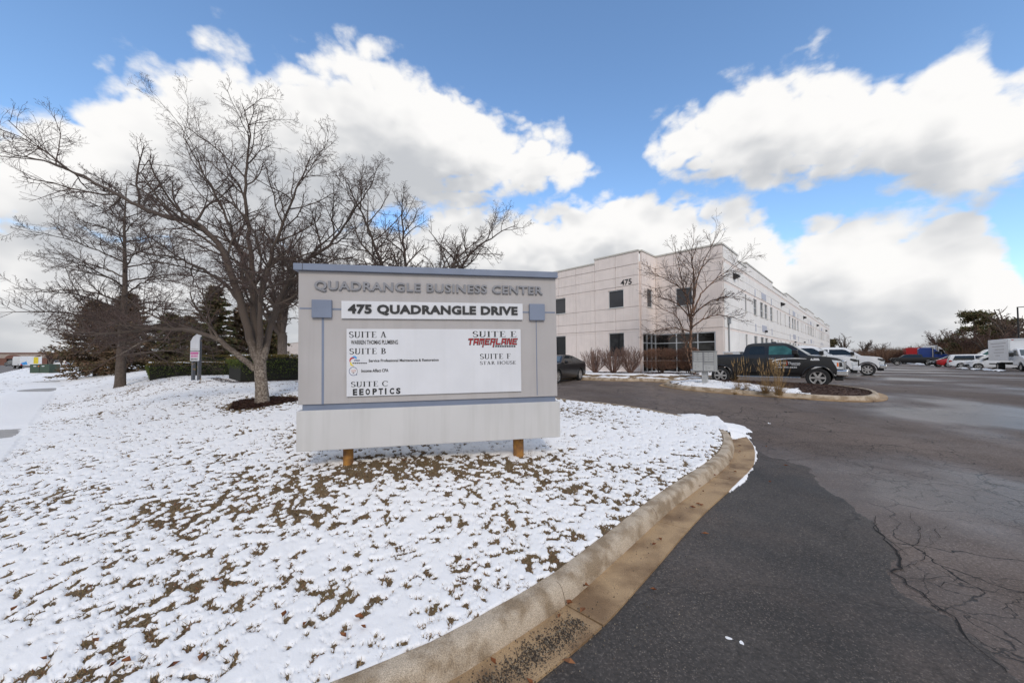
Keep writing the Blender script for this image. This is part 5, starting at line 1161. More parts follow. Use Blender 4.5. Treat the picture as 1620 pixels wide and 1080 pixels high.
def pickup_spec(pt, cab_x, WB=3.68, crew=False, glass=m_vglass, dh=0.0):
    fa = WB; ol = [(-1.25, .64), (-1.27, .78), (-1.27, 1.38), (-1.22, 1.42), (cab_x - .03, 1.44), (cab_x, 1.47), (cab_x + .07, 1.78), (cab_x + .15, 1.89), (cab_x + .32, 1.95), (fa - 1.75, 1.975), (fa - 1.2, 1.95), (fa - .98, 1.89), (fa - .30, 1.38), (fa - .18, 1.35), (fa + .30, 1.31), (fa + .62, 1.25), (fa + .76, 1.16), (fa + .82, 1.0), (fa + .80, .66), (fa + .70, .58)]
    ol += [p for p in arch(fa, .42, .50, 20, 168)] + [(fa - .56, .42), (.56, .42)] + [p for p in arch(0, .42, .50, 12, 160)] + [(-1.1, .62)]
    return dict(outline=ol, W=[(.4, .95), (.62, .985), (.95, 1.0), (1.25, .985), (1.38, .955), (1.6, .87), (1.85, .755), (1.92, .70), (1.98, .60)], x=(-1.27, fa + .82), zc=ZC, xc=(-.9, -.5, 0, .5, cab_x, 1.5, 2.2, 2.8, fa - .3, fa, fa + .38, fa + .6, fa + .78), wheels=((0, .41), (fa, .41)), track=.87, tw=.27, front=.16, rear=.04, paint=pt, flen=.6)
FDIR = -AX                                   # parked facing away from the building side wall
def build_f_truck():
    fw = hit(1294, 613, T_lot); side = Vector((FDIR.y, -FDIR.x, 0))       # its right-hand side faces the camera
    org = V2(fw) - FDIR * 3.68 - side * 0.98; z = float(T_lot(fw.x, fw.y)) + .0
    S = pickup_spec(m_pblack, .98)
    S['glass'] = [([(1.98, 1.41), (1.98, 1.80), (2.50, 1.815), (2.62, 1.78), (3.10, 1.41)], m_teal), ([(1.20, 1.50), (1.23, 1.72), (1.32, 1.80), (1.76, 1.81), (1.80, 1.78), (1.82, 1.44), (1.28, 1.43)], m_vglass)]
    S['screens'] = [('windscreen', (2.74, 1.87), (3.34, 1.405), m_screen)]
    seam = .004
    S['panels'] = [('door_seam', [(1.90, .52), (1.90, 1.40), (3.22, 1.40), (3.26, 1.30), (3.20, .90), (3.08, .52)], m_trim, .002), ('door', [(1.915, .535), (1.915, 1.39), (3.205, 1.39), (3.245, 1.30), (3.185, .90), (3.07, .535)], m_pblack, .007),
                   ('door_seam', [(1.16, .54), (1.16, 1.40), (1.89, 1.40), (1.89, .54)], m_trim, .002), ('door', [(1.175, .55), (1.175, 1.39), (1.885, 1.39), (1.885, .55)], m_pblack, .007),
                   ('bed_seam', [(.955, .50), (.955, 1.43), (.985, 1.43), (.985, .50)], m_trim, .003), ('rocker_trim', [(.62, .43), (.62, .50), (3.08, .50), (3.12, .43)], m_trim, .006)]
    bx = []
    for s in (-1, 1):
        def yb(a, b): return (a, b) if s > 0 else (-b, -a)
        bx += [('door_handle', (1.97, 2.20, *yb(.985, 1.03), 1.205, 1.245), m_chrome, .008), ('running_board', (.72, 3.12, *yb(.93, 1.06), .36, .42), m_chrome, .012), ('mirror', (2.86, 3.06, *yb(1.02, 1.30), 1.40, 1.62), m_pblack, .03), ('mirror_arm', (2.92, 3.02, *yb(.90, 1.04), 1.40, 1.46), m_trim, .005)]
    bx += [('front_bumper', (4.26, 4.64, -.93, .93, .50, .76), m_chrome, .05), ('bumper_inlet', (4.42, 4.646, -.80, -.48, .58, .68), m_trim, .01), ('bumper_inlet', (4.42, 4.646, .48, .80, .58, .68), m_trim, .01), ('lower_valance', (4.22, 4.48, -.85, .85, .32, .50), m_trim, .03), ('grille', (4.42, 4.55, -.62, .62, .80, 1.14), m_chrome, .02), ('rear_bumper', (-1.42, -1.2, -.92, .92, .50, .68), m_chrome, .03), ('antenna', (1.95, 2.15, -.05, .05, 1.97, 2.03), m_trim, .02)]
    for k in range(4): bx.append(('grille_bar', (4.5, 4.562, -.58, .58, .825 + k * .08, .86 + k * .08), m_trim, 0))
    S['boxes'] = bx
    root, Wf = vehicle('pickup_truck', 'black extended cab pickup with white door lettering beside the planted island', 'pickup truck', (org.x, org.y, z), FDIR, S)
    for s in (-1, 1):
        hl = side_panel('headlight', [(4.14, 1.17), (4.42, 1.14), (4.50, 1.04), (4.495, .80), (4.30, .80), (4.26, .92)], s, Wf, .015, m_lamp, root, S['zc']); side_panel('marker', [(4.30, 1.06), (4.35, 1.06), (4.35, .90), (4.30, .90)], s, Wf, .022, m_amber, hl)
        side_panel('lamp_housing', [(4.37, 1.08), (4.45, 1.06), (4.475, .90), (4.37, .88)], s, Wf, .02, m_trim, hl); side_panel('tail_light', [(-1.265, 1.34), (-1.12, 1.34), (-1.12, .98), (-1.265, .98)], s, Wf, .006, m_tail, root)
        for cx in (0, 3.68):
            pts = arch(cx, .42, .505, 8, 165, 15); mb = MB(); mb.tube([(x, s * (Wf(x, min(z_, 1.0)) + .0), z_) for x, z_ in pts], .035, 6); mb.build('wheel_arch', m_pblack, root, smooth=60)
    # lettering on the doors: reads towards the front on the right side, towards the rear on the left
    def dtext(t, x0, x1, z0, z1, s, m=m_wtext, bold=.02, shear=0.0):
        me = text_mesh(t, bold, 0, shear); co, _ = norm_text(me); X = x0 + (x1 - x0) * co[:, 0] if s < 0 else x1 - (x1 - x0) * co[:, 0]; Zz = z0 + (z1 - z0) * co[:, 1]
        me.vertices.foreach_set('co', np.array([(x, s * (Wf(x, z_) + .011), z_) for x, z_ in zip(X, Zz)], np.float32).ravel()); me.update(); o = meshobj('door_lettering', me, m, root)
    for s in (-1, 1):
        dtext('Warren', 2.22, 2.62, 1.00, 1.10, s); dtext('Thomas', 2.68, 3.12, .98, 1.08, s, bold=.0); dtext('PLUMBING', 2.82, 3.10, .93, .96, s); dtext('(630) 435-6636', 2.22, 3.0, .80, .88, s)
        pts = [(2.30 + .62 + .82 * math.cos(RAD(a)), 1.07 + .17 * math.sin(RAD(a))) for a in np.linspace(60, 235, 24)]; w = np.sin(np.linspace(.15, 3.0, 24)) * .028 + .003; mb = MB()
        for k in range(23):
            q = [(pts[k][0], pts[k][1] - w[k]), (pts[k + 1][0], pts[k + 1][1] - w[k + 1]), (pts[k + 1][0], pts[k + 1][1] + w[k + 1]), (pts[k][0], pts[k][1] + w[k])]; mb.quad(*[(x, s * (Wf(x, z_) + .010), z_) for x, z_ in q])
        mb.build('door_swoosh', m_wtext, root); side_panel('pipe_mark', [(2.635, .93), (2.635, 1.14), (2.665, 1.14), (2.665, .93)], s, Wf, .012, m_tail, root)
        side_panel('fender_badge', [(3.46, 1.15), (3.46, 1.18), (3.76, 1.18), (3.76, 1.15)], s, Wf, .009, m_wtext, root); side_panel('fender_badge', [(3.56, 1.195), (3.56, 1.24), (3.74, 1.24), (3.74, 1.195)], s, Wf, .009, m_wtext, root); side_panel('fender_badge', [(3.47, 1.19), (3.48, 1.235), (3.52, 1.235), (3.53, 1.19)], s, Wf, .009, m_wtext, root)
    tb = thing('tool_box', 'white tool box lying across the bed of the black pickup', 'tool box', (org.x + FDIR.x * .42, org.y + FDIR.y * .42, z + 1.44), math.atan2(FDIR.y, FDIR.x))
    MB().box(-.32, .38, -.85, .85, .0, .10).build('box', m_pwhite, tb, fix=True, bevel=.01); MB().box(-.34, .40, -.87, .87, .10, .14).build('lid', m_pwhite, tb, fix=True, bevel=.01); MB().box(-.28, .1, -.858, -.85, .03, .06).build('latch', m_rust, tb, fix=True)
build_f_truck()
m_line = M('worn_line_paint', (.42, .41, .40), .8, col2=(.16, .14, .13), scale=5, thr=(.45, .6))
for k in range(6):                           # worn stall lines
    a = hit(1330, 600, T_lot); a = V2(a) + CX * (k * 2.75 - 1.0); mb = MB()
    for j in range(10):
        p0 = a - FDIR * (j * .5 - .6); p1 = a - FDIR * (j * .5 - .1); n_ = V2(CX) * .05; mb.quad(*[(q.x, q.y, float(T_lot(q.x, q.y)) + .005) for q in (p0 - n_, p0 + n_, p1 + n_, p1 - n_)])
    tag(mb.build('stall_line', m_line, fix=True), kind='structure')
def white_pickup(nose, Y, label, seed):
    q = at(nose, 570, Y); S = pickup_spec(m_pwhite, .55, 3.75)
    S['glass'] = [([(.78, 1.45), (.86, 1.80), (1.72, 1.82), (1.72, 1.42)], m_vglass), ([(1.80, 1.42), (1.80, 1.82), (2.50, 1.82), (2.66, 1.78), (3.16, 1.42)], m_vglass)]; S['screens'] = [('windscreen', (2.81, 1.87), (3.41, 1.405), m_screen)]
    S['panels'] = [('door_seam', [(1.745, .52), (1.745, 1.40), (1.765, 1.40), (1.765, .52)], m_trim, .002), ('door_seam', [(3.16, .6), (3.24, 1.38), (3.26, 1.38), (3.18, .6)], m_trim, .002), ('headlight', [(4.26, 1.19), (4.52, 1.14), (4.555, 1.06), (4.555, .98), (4.42, 1.0), (4.26, 1.10)], m_trim, .012), ('headlight', [(4.32, .96), (4.55, .95), (4.55, .76), (4.34, .74)], m_lamp, .014), ('tail_light', [(-1.265, 1.34), (-1.14, 1.34), (-1.14, .98), (-1.265, .98)], m_tail, .006)]
    bx = []
    for s in (-1, 1):
        def yb(a, b): return (a, b) if s > 0 else (-b, -a)
        bx += [('mirror', (2.92, 3.12, *yb(1.02, 1.30), 1.40, 1.64), m_trim, .03), ('mirror_arm', (2.98, 3.08, *yb(.90, 1.04), 1.40, 1.46), m_trim, .005), ('door_handle', (1.86, 2.06, *yb(.985, 1.02), 1.2, 1.235), m_pwhite, .008), ('running_board', (.7, 3.16, *yb(.93, 1.04), .36, .42), m_trim, .012)]
    bx += [('front_bumper', (4.34, 4.68, -.95, .95, .50, .74), m_chrome if seed == 2 else m_pwhite, .04), ('lower_valance', (4.24, 4.54, -.85, .85, .34, .50), m_trim, .03), ('grille', (4.5, 4.62, -.62, .62, .74, 1.10), m_trim, .02), ('rear_bumper', (-1.42, -1.2, -.92, .92, .50, .68), m_chrome, .03)]
    S['boxes'] = bx; S['spokes'] = 7 if seed == 2 else 6
    o = V2(q) - FDIR * 4.8; root, Wf = vehicle('pickup_truck', label, 'pickup truck', (o.x, o.y, float(T_lot(o.x, o.y))), FDIR, S, 'white pickups parked along the side wall')
    for s in (-1, 1):
        for cx in (0, 3.75):
            pts = arch(cx, .42, .505, 8, 165, 15); mb = MB(); mb.tube([(x, s * Wf(x, min(z_, 1.0)), z_) for x, z_ in pts], .03, 6); mb.build('wheel_arch', m_trim, root, smooth=60)
white_pickup(1366, 21.0, 'white crew cab pickup half hidden behind the black pickup', 1); white_pickup(1406, 24.6, 'white crew cab pickup with chrome bumper, the farther of the two', 2)

def sedan_spec(pt, L=1.0):
    ol = [(-.98, .42), (-1.06, .60), (-1.04, .96), (-.94, 1.05), (-.42, 1.12), (.40, 1.39), (.75, 1.435), (1.1, 1.445), (1.5, 1.42), (1.72, 1.37), (2.46, 1.02), (3.2, .92), (3.6, .80), (3.8, .62), (3.82, .42), (3.76, .26)] + arch(2.82, .33, .385, -8, 184) + [(2.4, .22), (.42, .22)] + arch(0, .33, .385, -4, 188) + [(-.6, .30)]
    return dict(outline=ol, W=[(.2, .86), (.45, .91), (.75, .92), (.98, .89), (1.1, .82), (1.3, .68), (1.45, .52)], x=(-1.06, 3.82), zc=(.3, .45, .6, .75, .9, .98, 1.05, 1.15, 1.25, 1.35), xc=(-.8, -.5, .4, 1, 1.6, 2.2, 2.82, 3.2, 3.5, 3.7), wheels=((0, .335), (2.82, .335)), track=.80, tw=.21, front=.30, rear=.18, flen=.8, paint=pt,
                glass=[([(-.02, 1.06), (.42, 1.30), (.78, 1.37), (.88, 1.37), (.88, 1.04), (.1, 1.02)], m_vglass), ([(.95, 1.04), (.95, 1.38), (1.35, 1.38), (1.62, 1.33), (2.20, 1.05)], m_vglass)], screens=[('windscreen', (1.74, 1.36), (2.42, 1.04), m_screen), ('rear_window', (.36, 1.375), (-.36, 1.14), m_vglass)],
                panels=[('tail_light', [(-1.02, .93), (-.62, .96), (-.66, .84), (-1.03, .78)], m_tail, .008), ('headlight', [(3.35, .80), (3.62, .74), (3.70, .64), (3.42, .66)], m_lamp, .01), ('door_seam', [(.905, .34), (.905, 1.02), (.92, 1.02), (.92, .34)], m_trim, .002), ('door_seam', [(2.12, .36), (2.22, 1.02), (2.235, 1.02), (2.135, .36)], m_trim, .002)],
                boxes=[('mirror', (2.0, 2.15, .92, 1.08, .98, 1.12), pt, .03), ('mirror', (2.0, 2.15, -1.08, -.92, .98, 1.12), pt, .03), ('door_handle', (.35, .52, .895, .93, .86, .89), pt, .005), ('door_handle', (.35, .52, -.93, -.895, .86, .89), pt, .005)])
p = hit(917, 601.3, T_lot); hd = Vector((-.55, -.835, 0)); q = V2(p) + Vector((hd.y, -hd.x, 0)) * .85
vehicle('sedan', 'black sedan parked near the front wall, cut off by the sign', 'car', (q.x, q.y, float(T_lot(q.x, q.y))), hd, sedan_spec(m_pblack))

def wagon_spec(pt, L, H, WB, hood=.22, wh=.34, glass=m_vglass, rake=.55, black_low=False, van=False):
    ra = -(L - WB) * .5; x1 = L + ra; b = H * .56; wsb = WB - hood * .2 + .05
    ol = [(ra + .05, .42), (ra, .60), (ra + .02, b), (ra + (.06 if van else .22), H * .93), (ra + (.25 if van else .5), H * .985), (WB - 1.6, H), (WB - (1.05 if van else 1.0), H * .97), (wsb, b + .08), (x1 - .35, b - .06), (x1 - .06, b - .24), (x1, .55), (x1 - .06, .30)] + arch(WB, wh, wh + .06, -8, 184) + [(WB - .6, .26), (.6, .26)] + arch(0, wh, wh + .06, -4, 188)
    a0 = ra + (1.9 if van else .35)
    gl = [([(WB - 1.9 if van else WB - 1.75, b + .05), (WB - 1.9 if van else WB - 1.75, H * .90), (WB - 1.1, H * .90), (wsb - .22, b + .06)], glass)]
    if not van: gl.append(([(ra + .35, b + .05), (ra + .55, H * .90), (WB - 1.82, H * .91), (WB - 1.82, b + .05)], glass))
    return dict(outline=ol, W=[(.2, .86), (.5, .91), (b * .8, .92), (b, .90), (H * .8, .80 if not van else .84), (H * .93, .70 if not van else .76), (H, .60 if not van else .66)], x=(ra, x1), zc=[.35, .5, .65, .8, b - .1, b, b + .15, H * .75, H * .85, H * .93], xc=(0, .6, 1.2, 1.8, WB - .6, WB, x1 - .5, x1 - .25), wheels=((0, wh), (WB, wh)), track=.80, tw=.22, front=.28, rear=.10, flen=.6, paint=pt, glass=gl,
                screens=[('windscreen', (WB - 1.04, H * .965), (wsb, b + .09), m_screen), ('rear_window', (ra + .22, H * .92), (ra + .03, b + .02), m_vglass)],
                panels=[('headlight', [(x1 - .55, b - .12), (x1 - .16, b - .24), (x1 - .08, b - .36), (x1 - .5, b - .30)], m_lamp, .012), ('tail_light', [(ra + .01, b), (ra + .14, b + .05), (ra + .34, b - .10), (ra + .02, b - .22)], m_tail, .012), ('lower_trim', [(x1 - .30, .36), (x1 - .22, .58), (x1 - .02, .58), (x1 - .06, .36)], m_trim, .012)],
                boxes=[('mirror', (WB - .55, WB - .38, s * 1.0 - .09, s * 1.0 + .09, b + .03, b + .22), m_trim, .02) for s in (-1, 1)] + [('front_bumper', (x1 - .10, x1 + .05, -.74, .74, .32, .56), m_trim, .03)])
def park(px, py, Y, spec, head, name, label, cat, anchor=0.0, group=None):
    q = at(px, py, Y); h = Vector((head[0], head[1], 0)).normalized(); o = V2(q) - h * anchor; return vehicle(name, label, cat, (o.x, o.y, float(T_lot(o.x, o.y))), h, spec, group)[0]
LH = (AX.x, AX.y); RH = (-AX.x, -AX.y); VG = 'vehicles parked across the lot'
van = wagon_spec(m_pwhite, 4.8, 1.83, 3.06, van=True)
park(1545, 583, 42, van, LH, 'delivery_van', 'white small delivery van in front, nearest the box truck', 'van', 3.06, VG)
van2 = wagon_spec(m_pwhite, 5.5, 2.45, 3.3, wh=.36, van=True, hood=.3); van2['glass'] = [(van2['glass'][0][0], m_teal)]
park(1540, 580, 46.5, van2, LH, 'delivery_van', 'taller white cargo van with teal side window behind the small van', 'van', 3.3, VG)
park(1503, 575, 47, wagon_spec(m_pwhite, 4.9, 1.78, 2.9), RH, 'sport_utility', 'white sport utility with red tail light facing away behind the vans', 'car', -.8, VG)
park(1499, 575, 52, sedan_spec(m_pred), RH, 'hatchback', 'small red car squeezed between the white and charcoal cars', 'car', 0, VG)
park(1471, 577, 54, wagon_spec(m_pdark, 4.6, 1.65, 2.7), LH, 'sport_utility', 'charcoal sport utility facing left under the blue semi cab', 'car', 3.5, VG)
S = pickup_spec(m_pblack, .6, 3.7); S['glass'] = [([(.8, 1.45), (.9, 1.80), (2.5, 1.82), (3.1, 1.42)], m_vglass)]; S['screens'] = [('windscreen', (2.76, 1.87), (3.36, 1.405), m_screen)]
park(1410, 573, 66, S, LH, 'pickup_truck', 'black pickup far across the lot left of the blue semi', 'pickup truck', 4.4, VG)
def semi(px, py, Y, pt, label, Hs, head=RH):
    q = at(px, py, Y); h = Vector((head[0], head[1], 0)).normalized(); root = thing('semi_truck', label, 'truck', (q.x, q.y, float(T_lot(q.x, q.y))), math.atan2(h.y, h.x), VG)
    MB().prism([(0, 1.15), (0, Hs - .25), (.25, Hs), (1.7, Hs), (2.3, Hs - .35), (2.75, Hs - .9), (3.2, 2.05), (3.25, 1.15)], 'y', -1.2, 1.2).build('sleeper_cab', pt, root, fix=True, bevel=.08)
    MB().prism([(3.2, .95), (3.2, 2.05), (3.6, 1.98), (4.9, 1.70), (5.2, 1.45), (5.25, .75), (4.9, .70), (4.75, 1.05), (4.35, 1.2), (3.9, 1.0), (3.7, .8)], 'y', -1.05, 1.05).build('hood', pt, root, fix=True, bevel=.05)
    MB().box(-4.2, 3.4, -.45, .45, .75, 1.02).build('chassis', m_trim, root, fix=True)
    for s in (-1, 1):
        MB().quad((2.15, s * 1.21, 2.05), (3.0, s * 1.21, 2.05), (2.72, s * 1.21, Hs - .85), (2.2, s * 1.21, Hs - .75)).build('side_window', m_vglass, root)
        MB().tube([(1.95, s * 1.28, .9), (1.95, s * 1.28, Hs + .15)], .10, 10).build('exhaust', m_chrome, root, smooth=50); MB().tube([(.1, s * .95, .75), (1.7, s * .95, .75)], .32, 14).build('fuel_tank', m_chrome, root, smooth=50)
        for x in (-3.3, -2.0, 4.35): wheel(root, x, s * .95, .5, s, .5, .56, 8)
        for x in (-3.3, -2.0): MB().tube(arch_3d(x, .5, .58, s * .95), .04, 6).build('mudguard', m_trim, root)
        MB().box(2.95, 3.1, s * 1.4 - .12, s * 1.4 + .12, 1.9, 2.5).build('mirror', m_chrome, root, fix=True)
    MB().quad((2.34, -1.05, Hs - .42), (3.2, -1.05, 2.1), (3.2, 1.05, 2.1), (2.34, 1.05, Hs - .42)).build('windscreen', m_screen, root, fix=True); MB().box(5.2, 5.3, -.7, .7, .8, 1.4).build('grille', m_chrome, root, fix=True, bevel=.02)
def arch_3d(cx, cz, r, y): return [(x, y, z) for x, z in arch(cx, cz, r, 20, 160, 9)]
semi(1452.5, 574, 75, m_pblue, 'blue semi tractor with sleeper cab and chrome exhaust', 3.35); semi(1461, 573, 80, m_pwhite, 'white semi tractor showing above the blue one', 3.95)
q = at(1446, 573, 86); rt = thing('trailer', 'red box trailer end showing behind the blue semi', 'trailer', (q.x, q.y, float(T_lot(q.x, q.y))), math.atan2(CX.y, CX.x), VG)
MB().box(0, 12, -1.25, 1.25, 1.1, 3.7).build('box', m_pred, rt, fix=True, bevel=.03); MB().box(.5, 11, -1.0, 1.0, .9, 1.1).build('chassis', m_trim, rt, fix=True)
for x in (9, 10.3): wheel(rt, x, 1.0, .5, 1, .5, .56, 8); wheel(rt, x, -1.0, .5, -1, .5, .56, 8)
# box truck facing the camera at the right edge
def box_truck():
    q = at(1634, 590, 33.0); h = Vector((-.63, -.776, 0)).normalized(); root = thing('box_truck', 'white box truck facing the camera at the right edge', 'truck', (q.x, q.y, float(T_lot(q.x, q.y))), math.atan2(h.y, h.x), VG)
    MB().box(-5.3, -.55, -1.18, 1.18, .95, 3.05).build('cargo_box', m_pwhite, root, fix=True, bevel=.03)
    for s in (-1, 1): MB().box(-.60, -.50, s * 1.12 - .07, s * 1.12 + .07, .98, 3.02).build('corner_post', m_alu, root, fix=True, bevel=.01)
    MB().box(-.56, -.53, -1.1, 1.1, 2.86, 3.03).build('top_rail', m_alu, root, fix=True)
    for y in (-.9, 0, .9): MB().box(-.535, -.515, y - .06, y + .06, 2.90, 2.96).build('marker', m_tail, root, fix=True)
    MB().prism([(-.5, .55), (-.5, 1.95), (-.3, 2.08), (.3, 2.08), (.5, 2.0), (.95, 1.40), (1.65, 1.25), (1.78, 1.1), (1.8, .62)] + arch(1.05, .40, .46, 10, 170, 9), 'y', -.95, .95).build('cab', m_pwhite, root, fix=True, bevel=.05)
    MB().quad((.53, -.82, 1.985), (.955, -.86, 1.44), (.955, .86, 1.44), (.53, .82, 1.985)).build('windscreen', m_screen, root, fix=True)
    MB().box(1.72, 1.84, -.6, .6, .86, 1.10).build('grille', m_trim, root, fix=True, bevel=.01); MB().box(1.7, 1.92, -.95, .95, .52, .74).build('front_bumper', m_trim, root, fix=True, bevel=.03)
    for s in (-1, 1):
        MB().box(1.75, 1.83, s * .76 - .11, s * .76 + .11, .90, 1.10).build('headlight', m_lamp, root, fix=True, bevel=.01); MB().box(1.74, 1.825, s * .90 - .05, s * .90 + .05, .92, 1.08).build('marker', m_amber, root, fix=True)
        MB().box(.55, .70, s * 1.32 - .12, s * 1.32 + .12, 1.35, 1.70).build('mirror', m_trim, root, fix=True, bevel=.02); MB().box(.6, .66, min(s * .9, s * 1.25), max(s * .9, s * 1.25), 1.42, 1.46).build('mirror_arm', m_trim, root, fix=True)
        MB().quad((-.2, s * .957, 1.42), (.72, s * .957, 1.42), (.42, s * .957, 1.92), (-.2, s * .957, 1.92)).build('side_window', m_vglass, root)
        wheel(root, 1.05, s * .84, .38, s, .24, .56, 8); wheel(root, -3.6, s * .86, .38, s, .42, .56, 8)
    MB().box(-5.2, 1.0, -.45, .45, .55, .78).build('chassis', m_trim, root, fix=True)
    MB().box(-5.55, -5.3, -1.1, 1.1, .55, .66).build('rear_bumper', m_trim, root, fix=True)
    for k, (a, b) in enumerate(((-4.6, -.95), (-4.2, -1.4), (-3.6, -1.4), (-3.9, -1.5), (-3.5, -2.4))): MB().box(a, b, 1.181, 1.186, 2.62 - k * .30, 2.68 - k * .30).build('printed_line', m_sgrey, root, fix=True); MB().box(a, b, -1.186, -1.181, 2.62 - k * .30, 2.68 - k * .30).build('printed_line', m_sgrey, root, fix=True)
box_truck()
S = pickup_spec(m_pdark, .6, 3.7); S['glass'] = []; park(1640, 590, 29.5, S, LH, 'pickup_truck', 'dark pickup nose with chrome bar cut off at the right edge', 'pickup truck', 4.1, VG)

# ploughed snow along the far parking rows
def snow_ridge(name, label, pts, w, h, seed):
    P = spline([V2(hit(*p, T_lot)) for p in pts], .25); poly = [(p.x + w, p.y + .3) for p in P] + [(p.x - w, p.y - .3) for p in reversed(P)]; L_ = np.array([(p.x, p.y) for p in P])
    def zf(x, y, d):
        k = np.min(np.hypot(x[:, None] - L_[None, :, 0], y[:, None] - L_[None, :, 1]), 1); return T_lot(x, y) - .03 + h * np.exp(-(k / (w * .5)) ** 2) * (.3 + 1.5 * np.clip(fbm(x + seed, y, .8, 4) - .3, 0, 1))
    grid_sheet(name, poly, zf, m_snow, step=.12, kind='stuff', label=label, cat='snow')
snow_ridge('ploughed_snow', 'low ridge of ploughed snow before the white vans and box truck', [(1513, 582), (1535, 584), (1560, 586), (1592, 588)], .8, .28, 3); snow_ridge('ploughed_snow', 'thin strip of snow under the far cars left of the vans', [(1408, 575.5), (1440, 575.5), (1478, 577.5), (1512, 577.5)], 1.2, .35, 9)

# ------------------------------------------------------------------ street furniture
m_box = M('mailbox_grey', (.33, .33, .315), .55, var=.05); m_boxd = M('mailbox_door', (.47, .47, .45), .5, var=.04); m_post = M('mailbox_post', (.42, .42, .41), .5)
def mailbox():
    q = hit(1113, 607, T_lot, .2); root = thing('mailbox_unit', 'grey cluster mailbox on a pedestal at the end of the planted island', 'mailbox', (q.x, q.y, iz(q.x, q.y)), math.atan2(-AX.y, -AX.x)); k = q.y / F; w2 = 31 * k / .96 / 2; zb = (606 - 586.5) * k; zt = (606 - 555) * k; dp = .42
    MB().box(-w2, w2, 0, dp, zb, zt).build('cabinet', m_box, root, fix=True, bevel=.008); MB().box(-w2 - .02, w2 + .02, -.03, dp + .02, zt, zt + .025).build('cap', m_box, root, fix=True, bevel=.005)
    MB().box(-.10, .10, dp / 2 - .1, dp / 2 + .1, 0, zb).build('pedestal', m_post, root, fix=True, bevel=.006); MB().box(-.16, .16, dp / 2 - .16, dp / 2 + .16, -.02, .03).build('base_plate', m_post, root, fix=True)
    H = zt - zb; MB().box(-w2 + .018, w2 - .018, -.006, .002, zb + .02, zt - .03).build('door_frame', m_slett, root, fix=True)
    for c, (xa, xb) in enumerate(((-w2 + .03, -.02), (.02, w2 - .03))):
        for r in range(4):
            z1 = zt - .04 - r * H * .115; d = MB().box(xa, xb, -.014, .0, z1 - H * .095, z1).build('door', m_boxd, root, fix=True, bevel=.003); MB().box((xa + xb) / 2 - .02, (xa + xb) / 2 + .02, -.018, -.0135, z1 - .03, z1 - .02).build('lock', m_trim, d, fix=True); MB().box(xa + .012, xa + .03, -.017, -.0135, z1 - H * .075, z1 - H * .03).build('number_plate', m_trim, d, fix=True)
        top = zt - .04 - 4 * H * .115
        if c == 1:
            d = MB().box(xa, xb, -.014, 0, top - H * .125, top - .01).build('outgoing_door', m_boxd, root, fix=True, bevel=.003); MB().box(xa, xb, -.03, -.013, top - .03, top - .012).build('slot_hood', m_box, d, fix=True); top -= H * .135
        d = MB().box(xa, xb, -.014, 0, zb + .03, top - .01).build('parcel_door', m_boxd, root, fix=True, bevel=.003)
        for xx, zz in ((.25, .62), (.25, .38), (.55, .5)): MB().box(xa + (xb - xa) * xx - .008, xa + (xb - xa) * xx + .008, -.019, -.0135, zb + (top - zb) * zz - .012, zb + (top - zb) * zz + .012).build('lock', m_trim, d, fix=True)
mailbox()
m_green = M('transformer_green', (.045, .075, .05), .5, var=.08)
q = hit(62, 590.3, T_base); tr = thing('transformer_cabinet', 'dark green utility transformer cabinet on the verge by the street', 'utility box', (q.x, q.y, float(T_base(q.x, q.y))), RAD(8)); k = q.y / F
MB().box(-13 * k, 13 * k, 0, 16 * k, .02, 14.2 * k).build('cabinet', m_green, tr, fix=True, bevel=.03); MB().box(-13.6 * k, 13.6 * k, -.04, 16.6 * k, -.15, .04).build('pad', m_conc, tr, fix=True); MB().box(-.02, .02, -.012, 0, .1, 13.8 * k).build('door_seam', m_trim, tr, fix=True)
for a, b, m in ((-.62, -.32, m_sboard), (.25, .52, m_sboard), (-.15, 0, m_amber)): MB().box(a * 13 * k, b * 13 * k, -.012, .0, 10.6 * k, 11.8 * k).build('label_plate', m, tr, fix=True)
m_magenta = M('magenta_print', (.50, .10, .28), .5); m_greypost = M('weathered_post', (.09, .095, .11), .8, col2=(.30, .20, .10), thr=(.58, .66), scale=7)
def signboard():
    q = hit(308, 602, lambda x, y: T_base(x, y) + .38); k = q.y / F; root = thing('property_sign', 'small white and magenta property signboard on dark posts behind the big tree', 'sign', (q.x, q.y, lawn_z(q.x, q.y)), RAD(-22))
    for x in (-5.2 * k * 1.5, 5.2 * k * 1.5): MB().box(x - .06, x + .06, 0, .10, -.2, 68 * k).build('post', m_greypost, root, fix=True)
    w = 7.6 * k * 1.5; MB().box(-w, w, -.03, 0, 31 * k, 46 * k).build('magenta_panel', m_sboard, root, fix=True); MB().box(-w * .9, w * .9, -.035, -.03, 41.5 * k, 45 * k).build('panel_print', m_magenta, root, fix=True)
    for z0, z1, m in ((36.5, 40.5, m_magenta), (32.5, 35, m_sblack)):
        for j in range(5): MB().box(-w * .8 + j * w * .33, -w * .8 + j * w * .33 + w * .2, -.035, -.03, z0 * k, z1 * k).build('panel_print', m, root, fix=True)
    MB().prism([(-w, 47 * k), (w, 47 * k), (w, 62 * k), (w * 1.1, 68 * k), (w * 1.9, 72 * k), (w * 1.7, 75 * k), (w * .6, 74 * k), (-w * .4, 69 * k), (-w, 62 * k)], 'y', -.03, 0).build('top_panel', m_sboard, root, fix=True)
    MB().box(-w * .9, w * .9, -.036, -.03, 49 * k, 49.8 * k).build('panel_print', m_sgrey, root, fix=True)
signboard()
q = at(1613, 560, 52); lp = thing('lamp_post', 'tall dark parking lot lamp post at the right edge', 'lamp post', (q.x, q.y, .45), RAD(-40)); H = (566 - 487) / F * 52 + 1.5
